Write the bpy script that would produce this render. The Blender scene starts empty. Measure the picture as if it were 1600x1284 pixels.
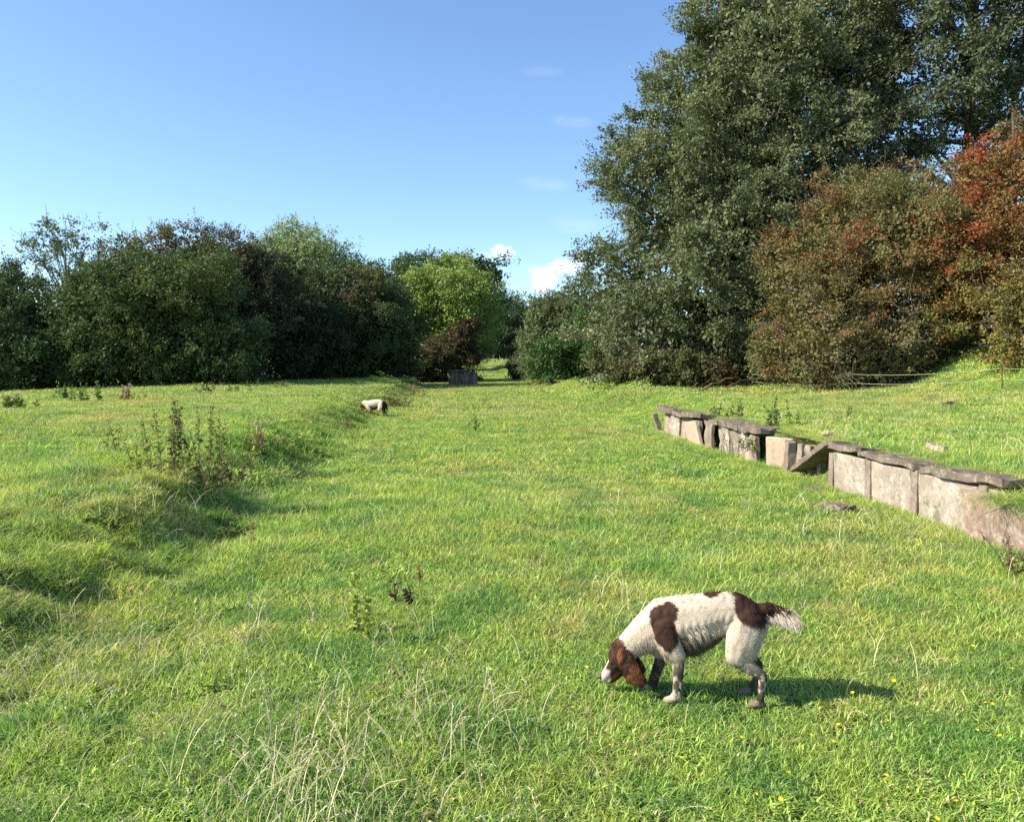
import bpy, bmesh, math
import numpy as np
from mathutils import Vector, Matrix, Euler

R = math.radians
rng = np.random.default_rng(11)
sc = bpy.context.scene
COL = sc.collection

# ------------------------------------------------------------------ camera
F = 1250.0; PITCH = R(3.66); EYE = 1.55
cam_d = bpy.data.cameras.new('camera'); cam = bpy.data.objects.new('camera', cam_d); COL.objects.link(cam)
cam_d.sensor_width = 36; cam_d.lens = 36 * F / 1600; cam_d.clip_end = 5000; cam_d.clip_start = 0.05
cam.location = (0, 0, EYE); cam.rotation_euler = (math.pi / 2 - PITCH, 0, 0)
sc.camera = cam

def ray(px, py):
    a = (px - 800) / F; b = -(py - 642) / F
    c, s = math.cos(PITCH), math.sin(PITCH)
    return np.array([a, c + b * s, -s + b * c])
def at(px, py, Y):
    d = ray(px, py); t = Y / d[1]
    return np.array([d[0] * t, Y, EYE + d[2] * t])

# ------------------------------------------------------------------ light
SUN_EL = R(37); SUN_DIR = Vector((-1.0, -0.20, 0)).normalized()      # horizontal direction towards the sun
to_sun = Vector((SUN_DIR.x * math.cos(SUN_EL), SUN_DIR.y * math.cos(SUN_EL), math.sin(SUN_EL)))
sl = bpy.data.lights.new('sun', 'SUN'); sun = bpy.data.objects.new('sun', sl); COL.objects.link(sun)
sl.energy = 5.0; sl.angle = R(0.5); sl.color = (1.0, 0.93, 0.80)
sun.rotation_euler = to_sun.to_track_quat('Z', 'Y').to_euler()
sun.location = (-20, -5, 30)

w = bpy.data.worlds.new('World'); sc.world = w; w.use_nodes = True
nt = w.node_tree; nt.nodes.clear()
def N(tree, t, **kw):
    n = tree.nodes.new(t)
    for k, v in kw.items(): setattr(n, k, v)
    return n
def M(tree, op, a, b=None, c=None):
    n = tree.nodes.new('ShaderNodeMath'); n.operation = op
    for i, x in enumerate((a, b, c)):
        if x is None: continue
        if isinstance(x, (int, float)): n.inputs[i].default_value = x
        else: tree.links.new(x, n.inputs[i])
    return n.outputs[0]
sky = N(nt, 'ShaderNodeTexSky', sky_type='NISHITA', sun_disc=False)
sky.sun_elevation = SUN_EL; sky.sun_rotation = math.atan2(to_sun.x, to_sun.y)
sky.altitude = 0; sky.air_density = 1.0; sky.dust_density = 0.25; sky.ozone_density = 3.0
tc = N(nt, 'ShaderNodeTexCoord'); sep = N(nt, 'ShaderNodeSeparateXYZ')
nt.links.new(tc.outputs['Generated'], sep.inputs[0])
ysafe = M(nt, 'MAXIMUM', sep.outputs[1], 0.05)
az = M(nt, 'DIVIDE', sep.outputs[0], ysafe); el = M(nt, 'DIVIDE', sep.outputs[2], ysafe)
cmb = N(nt, 'ShaderNodeCombineXYZ'); nt.links.new(az, cmb.inputs[0]); nt.links.new(el, cmb.inputs[1])
no = N(nt, 'ShaderNodeTexNoise'); no.inputs['Scale'].default_value = 38; no.inputs['Detail'].default_value = 6
no.inputs['Roughness'].default_value = 0.6
nt.links.new(cmb.outputs[0], no.inputs['Vector'])
nfac = M(nt, 'SUBTRACT', no.outputs['Fac'], 0.5)
def cloud(px, py, rx, ry, dens):
    d = ray(px, py); a0 = d[0] / d[1]; e0 = d[2] / d[1]
    u = M(nt, 'DIVIDE', M(nt, 'SUBTRACT', az, a0), rx / F); v = M(nt, 'DIVIDE', M(nt, 'SUBTRACT', el, e0), ry / F)
    r2 = M(nt, 'ADD', M(nt, 'MULTIPLY', u, u), M(nt, 'MULTIPLY', v, v))
    hard = dens > .45
    f = M(nt, 'SUBTRACT', 1.0, r2); f = M(nt, 'MULTIPLY_ADD', nfac, 4.6 if hard else 2.6, f)
    f = M(nt, 'MULTIPLY', f, .75 if hard else .7)
    n = nt.nodes.new('ShaderNodeClamp'); nt.links.new(f, n.inputs[0])
    if not hard:      # thin wisps: soft edge, broken by the noise
        e = nt.nodes.new('ShaderNodeClamp'); nt.links.new(M(nt, 'SUBTRACT', 1.0, r2), e.inputs[0])
        return M(nt, 'MULTIPLY', M(nt, 'MULTIPLY', e.outputs[0], n.outputs[0]), dens)
    return M(nt, 'MULTIPLY', n.outputs[0], dens)
m = None
for c in ((850, 436, 34, 22, .95), (880, 420, 26, 16, .9), (915, 404, 22, 16, .7), (786, 393, 22, 14, .85), (760, 400, 22, 9, .4),
          (905, 352, 60, 18, .11), (880, 346, 30, 12, .09), (858, 290, 50, 14, .14), (836, 284, 34, 12, .10), (897, 192, 44, 13, .12), (878, 188, 24, 11, .08), (848, 112, 46, 14, .08),
          (-500, 250, 260, 50, .5), (2300, 200, 300, 60, .5)):
    k = cloud(*c); m = k if m is None else M(nt, 'MAXIMUM', m, k)
front = M(nt, 'GREATER_THAN', sep.outputs[1], 0.06)
m = M(nt, 'MULTIPLY', m, front)
# thin veil near the horizon brightens the sky with real air; clouds keep a white body
mx = N(nt, 'ShaderNodeMixRGB'); nt.links.new(m, mx.inputs[0]); tn = N(nt, 'ShaderNodeMixRGB', blend_type='MULTIPLY'); tn.inputs[0].default_value = 1; tn.inputs[2].default_value = (.89, .975, 1.06, 1); nt.links.new(sky.outputs[0], tn.inputs[1]); nt.links.new(tn.outputs[0], mx.inputs[1])
mx.inputs[2].default_value = (6.4, 6.2, 6.7, 1)
bg = N(nt, 'ShaderNodeBackground'); bg.inputs[1].default_value = 0.12
wo = N(nt, 'ShaderNodeOutputWorld')
nt.links.new(mx.outputs[0], bg.inputs[0]); nt.links.new(bg.outputs[0], wo.inputs[0])

sc.view_settings.view_transform = 'Standard'; sc.view_settings.look = 'None'
sc.view_settings.exposure = 0.9; sc.view_settings.gamma = 1.0
sc.render.engine = 'CYCLES'
sc.cycles.max_bounces = 5; sc.cycles.diffuse_bounces = 2; sc.cycles.glossy_bounces = 1
sc.cycles.transmission_bounces = 3; sc.cycles.transparent_max_bounces = 6
sc.cycles.use_denoising = False

# ------------------------------------------------------------------ noise
T3 = np.random.default_rng(5).random((64, 64, 64))
def vn(x, y, z=0.0):
    x, y, z = np.broadcast_arrays(np.asarray(x, float), np.asarray(y, float), np.asarray(z, float))
    xi, yi, zi = np.floor(x).astype(int), np.floor(y).astype(int), np.floor(z).astype(int)
    fx, fy, fz = x - xi, y - yi, z - zi
    fx = fx * fx * (3 - 2 * fx); fy = fy * fy * (3 - 2 * fy); fz = fz * fz * (3 - 2 * fz)
    g = lambda a, b, c: T3[(xi + a) & 63, (yi + b) & 63, (zi + c) & 63]
    l = lambda a, b, t: a + (b - a) * t
    return l(l(l(g(0,0,0), g(1,0,0), fx), l(g(0,1,0), g(1,1,0), fx), fy),
             l(l(g(0,0,1), g(1,0,1), fx), l(g(0,1,1), g(1,1,1), fx), fy), fz) * 2 - 1
def fbm(x, y, z=0.0, o=4):
    s = 0; a = 1; t = 0
    for i in range(o):
        s = s + a * vn(np.asarray(x) * 2**i + 7.3 * i, np.asarray(y) * 2**i + 3.1 * i, np.asarray(z) * 2**i + 1.7 * i); t += a; a *= .5
    return s / t
def S(a, b, x):
    t = np.clip((x - a) / (b - a), 0, 1); return t * t * (3 - 2 * t)

# ------------------------------------------------------------------ terrain: an old trackbed between two platforms
K = 0.076; VW = 4.75                                    # v = across the trackbed, wall face at v = VW
def H(X, Y):
    X = np.asarray(X, float); Y = np.asarray(Y, float)
    v = X + K * Y
    near = 1 - S(28, 60, Y)
    edge = 0.24 * fbm(Y * 0.55, 3.0, 0.5, 3) + .14 * fbm(Y * 1.9, X * .4, 4.5, 2)
    lw = 1.45 + 0.4 * vn(Y * .5, 9.0)
    left = 0.44 * S(-1.9 + edge, -1.9 + edge - lw, v)
    rough = np.exp(-((v + 2.7) / 0.95)**2) * (1 - S(14, 24, Y))
    z = left + rough * (0.10 * fbm(X * 1.6, Y * 1.3, 2.2, 3) + .13 * fbm(X * 4.5, Y * 3.6, 5.2, 3))
    # right platform: sharp behind the wall, soft where it has collapsed and farther on
    gap = np.exp(-((Y - 11.05) / 0.75)**2)
    far = S(17.4, 20, Y)
    wr = 0.05 + 0.7 * gap + 1.6 * far
    right = 0.49 * S(VW + 0.03, VW + 0.03 + wr, v)
    z = z + right * (1 - .25 * S(30, 60, Y))
    for x0, y0, a0 in ((-3.2, 6.9, .11), (-3.15, 5.3, .06), (-3.2, 8.1, .09), (-2.95, 4.4, .03), (-3.5, 10.5, .10)): z = z + a0 * np.exp(-((X - x0) / .27)**2 - ((Y - y0) / .42)**2)
    wallz = np.exp(-((v - VW) / .9)**2) * (1 - far)
    z = z + 0.25 * S(9, 14, v) * near
    z = z + 1.7 * S(12.8, 17.5, v) * S(13, 19, Y) * (1 - S(27, 32, Y))
    z = z - 0.35 * S(-8, -22, v) * near
    z = z + 0.10 * fbm(X * .16, Y * .13, 1.0, 3) * (1 - .8 * wallz) + 0.035 * (1 - .6 * wallz) * fbm(X * 1.1, Y * .9, 7.0, 3) * (0.5 + .5 * near)
    z = z + 0.016 * fbm(X * 4.2, Y * 3.6, 11.0, 2) * near
    z = z + 1.15 * S(62, 150, Y)
    dog = np.exp(-(((X - .9) / .7)**2 + ((Y - 3.7) / .5)**2))
    z = z - dog * (0.10 * fbm(X * .16, Y * .13, 1.0, 3) + 0.025 * fbm(X * 1.1, Y * .9, 7.0, 3))
    z = z - 0.02 - .04 * wallz * (v < VW + .02)
    return z
def gp(px, py):
    d = ray(px, py); t = 0.5
    while t < 900:
        p = d * t
        if EYE + p[2] <= float(H(p[0], p[1])): break
        t *= 1.004; t += .003
    p = d * t
    return np.array([p[0], p[1], float(H(p[0], p[1]))])
def hz(x, y): return float(H(x, y))

# ------------------------------------------------------------------ materials
def mat(name, base=(.5, .5, .5), rough=.8, spec=.2):
    m = bpy.data.materials.new(name); m.use_nodes = True
    b = m.node_tree.nodes['Principled BSDF']
    b.inputs['Base Color'].default_value = (*base, 1); b.inputs['Roughness'].default_value = rough
    b.inputs['Specular IOR Level'].default_value = spec
    return m
def mixn(t, fac, a, b, blend='MIX'):
    n = t.nodes.new('ShaderNodeMixRGB'); n.blend_type = blend
    for i, x in enumerate((fac, a, b)):
        if isinstance(x, (int, float)): n.inputs[i].default_value = x
        elif isinstance(x, tuple): n.inputs[i].default_value = (*x, 1) if len(x) == 3 else x
        else: t.links.new(x, n.inputs[i])
    return n.outputs[0]
def noise(t, scale, detail=4, vec=None, rough=.55):
    n = t.nodes.new('ShaderNodeTexNoise'); n.inputs['Scale'].default_value = scale; n.inputs['Detail'].default_value = detail
    n.inputs['Roughness'].default_value = rough
    if vec is not None: t.links.new(vec, n.inputs['Vector'])
    return n.outputs['Fac']
def ramp(t, fac, stops):
    n = t.nodes.new('ShaderNodeValToRGB'); e = n.color_ramp.elements
    while len(e) < len(stops): e.new(.5)
    for k, (p, c) in enumerate(stops): e[k].position = p; e[k].color = (c, c, c, 1) if isinstance(c, (int, float)) else (*c, 1)
    t.links.new(fac, n.inputs[0]); return n.outputs[0]
def leafy(name, trans=.35, rough=.55, spec=.25, grass=False, tint=(1, 1, 1)):
    """colour from the mesh attribute, plus light passing through thin blades"""
    m = bpy.data.materials.new(name); m.use_nodes = True; t = m.node_tree; t.nodes.clear()
    a = N(t, 'ShaderNodeAttribute', attribute_name='col'); col = a.outputs['Color']
    if grass:
        geo = N(t, 'ShaderNodeNewGeometry'); oi = N(t, 'ShaderNodeObjectInfo')
        n0 = noise(t, .16, 5, geo.outputs['Position'], .65); col = mixn(t, ramp(t, n0, ((.50, 0.0), (.66, .75))), col, mixn(t, .55, mixn(t, 1.0, col, (1.35, 1.08, 1.5), 'MULTIPLY'), (.40, .38, .17)))
        n1 = noise(t, .55, 5, geo.outputs['Position'], .65); n2 = noise(t, 1.7, 3, geo.outputs['Position'])
        col = mixn(t, ramp(t, n1, ((.42, 0.0), (.62, .75))), col, mixn(t, 1.0, col, (1.35, 1.08, 1.15), 'MULTIPLY'))
        col = mixn(t, ramp(t, n2, ((.38, .9), (.54, 0.0))), col, mixn(t, 1.0, col, (.55, .74, .75), 'MULTIPLY'))
        col = mixn(t, oi.outputs['Random'], col, mixn(t, 1.0, col, (1.25, 1.12, .95), 'MULTIPLY'))
    if tint != (1, 1, 1): col = mixn(t, 1.0, col, tint, 'MULTIPLY')
    p = N(t, 'ShaderNodeBsdfPrincipled'); p.inputs['Roughness'].default_value = rough; p.inputs['Specular IOR Level'].default_value = spec
    t.links.new(col, p.inputs['Base Color'])
    tr = N(t, 'ShaderNodeBsdfTranslucent'); t.links.new(mixn(t, 1.0, col, (1.15, 1.2, .6), 'MULTIPLY'), tr.inputs[0])
    mx = N(t, 'ShaderNodeMixShader'); mx.inputs[0].default_value = trans
    t.links.new(p.outputs[0], mx.inputs[1]); t.links.new(tr.outputs[0], mx.inputs[2])
    o = N(t, 'ShaderNodeOutputMaterial'); t.links.new(mx.outputs[0], o.inputs[0])
    return m
def attrmat(name, rough=.8, spec=.15):
    m = mat(name, rough=rough, spec=spec); t = m.node_tree
    a = N(t, 'ShaderNodeAttribute', attribute_name='col'); t.links.new(a.outputs['Color'], t.nodes['Principled BSDF'].inputs['Base Color'])
    return m
def barkmat():
    m = mat('bark', rough=.9); t = m.node_tree; b = t.nodes['Principled BSDF']; tc = N(t, 'ShaderNodeTexCoord')
    n = noise(t, 9, 5, tc.outputs['Object'])
    t.links.new(ramp(t, n, ((.3, (.035, .028, .02)), (.7, (.12, .10, .075)))), b.inputs['Base Color'])
    bp = N(t, 'ShaderNodeBump'); bp.inputs['Strength'].default_value = .6; t.links.new(n, bp.inputs['Height']); t.links.new(bp.outputs[0], b.inputs['Normal'])
    return m
def stonemat(name, c1, c2, c3, lichen=.4, scale=1.0, bump=.5):
    m = mat(name, rough=.92, spec=.1); t = m.node_tree; b = t.nodes['Principled BSDF']; geo = N(t, 'ShaderNodeNewGeometry'); P = geo.outputs['Position']
    n1 = noise(t, 2.6 * scale, 6, P, .65); n2 = noise(t, 22 * scale, 5, P, .7); n3 = noise(t, 7 * scale, 5, P, .7)
    mp = N(t, 'ShaderNodeMapping'); mp.inputs['Scale'].default_value = (5, 5, 1.3); t.links.new(P, mp.inputs[0])
    st = noise(t, 2.2, 4, mp.outputs[0], .6)
    c = mixn(t, ramp(t, n1, ((.35, 0.), (.62, 1.))), c1, c2)
    c = mixn(t, ramp(t, n3, ((.52, 0.), (.60, lichen))), c, c3)
    c = mixn(t, ramp(t, st, ((.52, 0.), (.72, .28))), c, tuple(x * .45 for x in c2))
    c = mixn(t, ramp(t, n2, ((.36, .6), (.5, 0.))), c, tuple(x * .4 for x in c1))
    n4 = noise(t, 5 * scale, 4, P, .6)
    c = mixn(t, ramp(t, n4, ((.60, 0.), (.68, .55))), c, (.09, .10, .045))
    t.links.new(c, b.inputs['Base Color'])
    bp = N(t, 'ShaderNodeBump'); bp.inputs['Strength'].default_value = bump; bp.inputs['Distance'].default_value = .012
    t.links.new(mixn(t, .5, n2, n3), bp.inputs['Height']); t.links.new(bp.outputs[0], b.inputs['Normal'])
    return m
M_GRASS = leafy('grass_blades', .36, .5, .3, grass=True)
M_STRAW = leafy('straw_stalks', .25, .6, .2)
M_LEAF = leafy('leaves', .25, .6, .2)
M_WEED = leafy('weed_leaves', .3, .6, .2)
M_BARK = barkmat()
M_CONC = stonemat('weathered_concrete', (.40, .34, .265), (.29, .235, .18), (.50, .45, .36), .8)
M_POST = stonemat('concrete_posts', (.30, .25, .20), (.22, .16, .12), (.40, .36, .30), .4)
M_COPE = stonemat('coping_stone', (.21, .165, .125), (.13, .10, .08), (.32, .27, .20), .7, 1.6, .8)
M_PINK = stonemat('pink_concrete', (.38, .27, .205), (.26, .18, .14), (.46, .38, .30), .8)
M_BLOCK = stonemat('buff_slab', (.58, .42, .31), (.52, .36, .26), (.56, .46, .36), .3, .8)

# ------------------------------------------------------------------ mesh helpers
def setprops(o, label=None, cat=None, group=None, kind=None):
    if label: o['label'] = label
    if cat: o['category'] = cat
    if group: o['group'] = group
    if kind: o['kind'] = kind
    return o
def mesh_obj(name, verts, faces, m, parent=None, col=None, smooth=False, link=True):
    me = bpy.data.meshes.new(name)
    verts = np.asarray(verts, np.float32)
    if isinstance(faces, np.ndarray):
        nf, k = faces.shape
        me.vertices.add(len(verts)); me.vertices.foreach_set('co', verts.ravel())
        me.loops.add(nf * k); me.loops.foreach_set('vertex_index', faces.ravel().astype(np.int32))
        me.polygons.add(nf); me.polygons.foreach_set('loop_start', np.arange(0, nf * k, k, dtype=np.int32))
        me.update(calc_edges=True)
    else:
        me.from_pydata(verts.tolist(), [], faces); me.update()
    if col is not None:
        a = me.attributes.new('col', 'FLOAT_COLOR', 'POINT'); c = np.ones((len(verts), 4), np.float32); c[:, :3] = col
        a.data.foreach_set('color', c.ravel())
    if smooth: me.polygons.foreach_set('use_smooth', np.ones(len(me.polygons), bool))
    me.materials.append(m)
    o = bpy.data.objects.new(name, me)
    if link: COL.objects.link(o)
    if parent is not None: o.parent = parent
    return o
def empty(name, loc=(0, 0, 0), rotz=0):
    e = bpy.data.objects.new(name, None); COL.objects.link(e); e.location = tuple(float(q) for q in loc); e.rotation_euler = (0, 0, rotz)
    e.empty_display_size = .1
    return e
def copy_tree(o, loc, rotz, scale, label, children):
    c = o.copy(); COL.objects.link(c); c.location = tuple(float(q) for q in loc); c.rotation_euler = (0, 0, rotz); c.scale = (scale,) * 3; c['label'] = label
    for ch in children:
        d = ch.copy(); COL.objects.link(d); d.parent = c
    return c
def unit(v): return v / (np.linalg.norm(v, axis=-1, keepdims=True) + 1e-9)
def cards(P, D, Nrm, L, W):
    """pointed leaf cards: centre-base P, direction D, normal Nrm, length L, width W -> 4 verts per leaf"""
    s = unit(np.cross(D, Nrm)); L = L[:, None]; W = W[:, None]
    v = np.stack([P, P + D * L * .45 + s * W * .5, P + D * L, P + D * L * .45 - s * W * .5], 1).reshape(-1, 3)
    return v, np.arange(len(P) * 4).reshape(-1, 4)
class MB:
    def __init__(s): s.v = []; s.f = []; s.c = []; s.n = 0
    def add(s, v, f, c=(1, 1, 1)):
        v = np.asarray(v, float); s.v.append(v); s.f += [tuple(int(i) + s.n for i in q) for q in f]
        s.c.append(np.broadcast_to(np.asarray(c, float), (len(v), 3))); s.n += len(v)
    def tube(s, pts, rad, sides=6, c=(1, 1, 1), cap=True):
        pts = np.asarray(pts, float); n = len(pts); d = unit(np.gradient(pts, axis=0))
        ref = np.array([0, 0, 1.]) if abs(d[0][2]) < .9 else np.array([1., 0, 0])
        a = unit(np.cross(d, ref)); b = np.cross(d, a); th = np.linspace(0, 2 * np.pi, sides, endpoint=False)
        rad = np.asarray(rad, float).reshape(n, 1, 1)
        v = pts[:, None] + rad * (np.cos(th)[None, :, None] * a[:, None] + np.sin(th)[None, :, None] * b[:, None])
        f = [(i * sides + k, i * sides + (k + 1) % sides, (i + 1) * sides + (k + 1) % sides, (i + 1) * sides + k) for i in range(n - 1) for k in range(sides)]
        if cap: f += [tuple(range(sides))[::-1], tuple(range((n - 1) * sides, n * sides))]
        s.add(v.reshape(-1, 3), f, c)
    def build(s, name, m, parent=None, smooth=False, col=False, link=True):
        return mesh_obj(name, np.concatenate(s.v), s.f, m, parent, np.concatenate(s.c) if col else None, smooth, link)

# ------------------------------------------------------------------ ground sheet
def ground():
    u = [-4.0]
    while u[-1] < 1800:
        U = u[-1]; u.append(U + (0.09 if U < 14 else 0.12 + (U - 14) * .012))
    vs = list(np.arange(-7, 4.70, .09)) + list(np.arange(4.72, 4.94, .02)) + list(np.arange(5.0, 8, .1))
    x = 8.0
    while x < 900: vs.append(x); x += .12 + (x - 8) * .03
    x = -7.1; lf = []
    while x > -900: lf.append(x); x -= .12 + (-7 - x) * .03
    vs = np.array(lf[::-1] + vs); u = np.array(u)
    U, V = np.meshgrid(u, vs, indexing='ij'); X = V - K * np.minimum(U, 200); Z = H(X, U)
    Z = Z - .03 * np.exp(-0)  # the soil lies a little under the blades' feet
    n, m_ = U.shape; i = np.arange(n * m_).reshape(n, m_)
    f = np.stack([i[:-1, :-1], i[1:, :-1], i[1:, 1:], i[:-1, 1:]], -1).reshape(-1, 4)[:, ::-1]
    m = mat('turf_soil', rough=1, spec=0); t = m.node_tree; b = t.nodes['Principled BSDF']; geo = N(t, 'ShaderNodeNewGeometry'); P = geo.outputs['Position']
    c = mixn(t, ramp(t, noise(t, 9, 6, P, .7), ((.4, 0.), (.6, 1.))), (.03, .05, .014), (.13, .19, .04))
    c = mixn(t, ramp(t, noise(t, .3, 4, P), ((.45, 0.), (.62, .6))), c, (.15, .15, .05))
    t.links.new(c, b.inputs['Base Color'])
    o = mesh_obj('ground', np.stack([X, U, Z], -1).reshape(-1, 3), f, m, smooth=True); setprops(o, kind='structure')
ground()

# ------------------------------------------------------------------ grass
G1 = np.array([.24, .41, .065]); G2 = np.array([.54, .69, .18]); G3 = np.array([.07, .16, .04]); GD = np.array([.66, .56, .33])
def clump(name, n, radius, hmin, hmax, wid, segs, lean, dry, seed, mat_, link=False, lush=0.5, arch=1.0):
    r = np.random.default_rng(seed)
    rad = radius * np.sqrt(r.random(n)); a = r.random(n) * 2 * np.pi
    base = np.stack([rad * np.cos(a), rad * np.sin(a), -.012 * np.ones(n)], 1)
    h = (hmin + (hmax - hmin) * r.random(n)**1.8) * .86
    la = r.random(n) * 2 * np.pi + .0; ln = lean * (0.25 + r.random(n))
    d = np.stack([np.cos(la) * ln, np.sin(la) * ln, np.ones(n)], 1); d = unit(d)
    side = unit(np.stack([-np.sin(la + r.normal(0, .7, n)), np.cos(la + r.normal(0, .7, n)), np.zeros(n)], 1))
    wd = wid * (.6 + .8 * r.random(n))
    rings = []
    for k in range(segs + 1):
        t = k / segs
        p = base + d * (h * t)[:, None]
        p = p + np.stack([np.cos(la), np.sin(la), -0.6 * np.ones(n)], 1) * (h * ln * t * t * .75 * arch)[:, None]
        ww = wd * (1 - t**1.5) * .5
        if k == segs: rings.append(p[:, None])
        else: rings.append(np.stack([p - side * ww[:, None], p + side * ww[:, None]], 1))
    V = np.concatenate(rings, 1); per = V.shape[1]
    faces4 = []; idx = (np.arange(n) * per)[:, None]
    tri = []
    for k in range(segs - 1): faces4.append(idx + np.array([2*k, 2*k+1, 2*k+3, 2*k+2]))
    k = segs - 1; tri.append(idx + np.array([2*k, 2*k+1, 2*k+2]))
    F4 = np.concatenate(faces4).tolist() if faces4 else []
    faces = F4 + np.concatenate(tri).tolist()
    mixv = np.clip(r.random(n)**1.2, 0, 1)[:, None]
    c = G1 * (1 - mixv) + G2 * mixv
    isd = r.random(n) < lush * .35; c[isd] = G3 * (0.8 + .5 * r.random((isd.sum(), 1)))
    isy = r.random(n) < dry; c[isy] = GD * (.6 + .5 * r.random((isy.sum(), 1)))
    c = c * (.68 + .6 * r.random((n, 1)))
    return mesh_obj(name, V.reshape(-1, 3), faces, mat_, None, np.repeat(c, per, 0), link=link)
def scatter(name, col_objs, P, rot, scl, idx):
    """a vertex-only mesh whose points carry the clumps"""
    gc = bpy.data.collections.new(name + '_kinds')
    for o in col_objs: gc.objects.link(o)
    me = bpy.data.meshes.new(name); me.vertices.add(len(P)); me.vertices.foreach_set('co', np.asarray(P, np.float32).ravel())
    a = me.attributes.new('rot', 'FLOAT_VECTOR', 'POINT'); a.data.foreach_set('vector', np.asarray(rot, np.float32).ravel())
    a = me.attributes.new('scl', 'FLOAT', 'POINT'); a.data.foreach_set('value', np.asarray(scl, np.float32))
    a = me.attributes.new('idx', 'INT', 'POINT'); a.data.foreach_set('value', np.asarray(idx, np.int32))
    o = bpy.data.objects.new(name, me); COL.objects.link(o)
    g = bpy.data.node_groups.new(name, 'GeometryNodeTree')
    g.interface.new_socket('Geometry', in_out='INPUT', socket_type='NodeSocketGeometry'); g.interface.new_socket('Geometry', in_out='OUTPUT', socket_type='NodeSocketGeometry')
    gi = g.nodes.new('NodeGroupInput'); go = g.nodes.new('NodeGroupOutput')
    ci = g.nodes.new('GeometryNodeCollectionInfo'); ci.inputs['Collection'].default_value = gc
    ci.inputs['Separate Children'].default_value = True; ci.inputs['Reset Children'].default_value = True
    iop = g.nodes.new('GeometryNodeInstanceOnPoints'); iop.inputs['Pick Instance'].default_value = True
    def na(nm, ty):
        n = g.nodes.new('GeometryNodeInputNamedAttribute'); n.data_type = ty; n.inputs[0].default_value = nm
        return n.outputs[0]
    e2r = g.nodes.new('FunctionNodeEulerToRotation')
    g.links.new(na('rot', 'FLOAT_VECTOR'), e2r.inputs[0]); g.links.new(e2r.outputs[0], iop.inputs['Rotation'])
    g.links.new(na('scl', 'FLOAT'), iop.inputs['Scale']); g.links.new(na('idx', 'INT'), iop.inputs['Instance Index'])
    g.links.new(gi.outputs[0], iop.inputs['Points']); g.links.new(ci.outputs[0], iop.inputs['Instance']); g.links.new(iop.outputs[0], go.inputs[0])
    md = o.modifiers.new('scatter', 'NODES'); md.node_group = g
    return o
def tilt(X, Y, r, e=.12, amt=1.0):
    zx = (H(X + e, Y) - H(X - e, Y)) / (2 * e) * amt; zy = (H(X, Y + e) - H(X, Y - e)) / (2 * e) * amt
    zx = np.clip(zx, -1, 1); zy = np.clip(zy, -1, 1)
    out = np.zeros((len(X), 3)); ang = r.random(len(X)) * 2 * np.pi
    for i in range(len(X)):
        q = Vector((-zx[i], -zy[i], 1)).to_track_quat('Z', 'Y').to_matrix() @ Matrix.Rotation(ang[i], 3, 'Z')
        out[i] = q.to_euler()
    return out
def area_pts(r, y0, y1, dens, k=.72, pad=1.2):
    st = 1 / math.sqrt(dens); W = k * y1 + pad      # jittered grid: no bare holes between the clumps
    X, Y = np.meshgrid(np.arange(-W, W, st), np.arange(y0, y1, st)); X = X.ravel(); Y = Y.ravel()
    X = X + st * (r.random(len(X)) - .5) * 1.1; Y = Y + st * (r.random(len(Y)) - .5) * 1.1
    ok = np.abs(X) < k * np.maximum(Y, 0) + pad; X, Y = X[ok], Y[ok]; o_ = r.permutation(len(X)); X, Y = X[o_], Y[o_]
    return X, Y
WALLGAP = lambda X, Y: (np.abs(X + K * Y - (VW + .17)) < .22) & (Y < 17.7) & ~((Y > 10.3) & (Y < 11.8))
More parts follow.
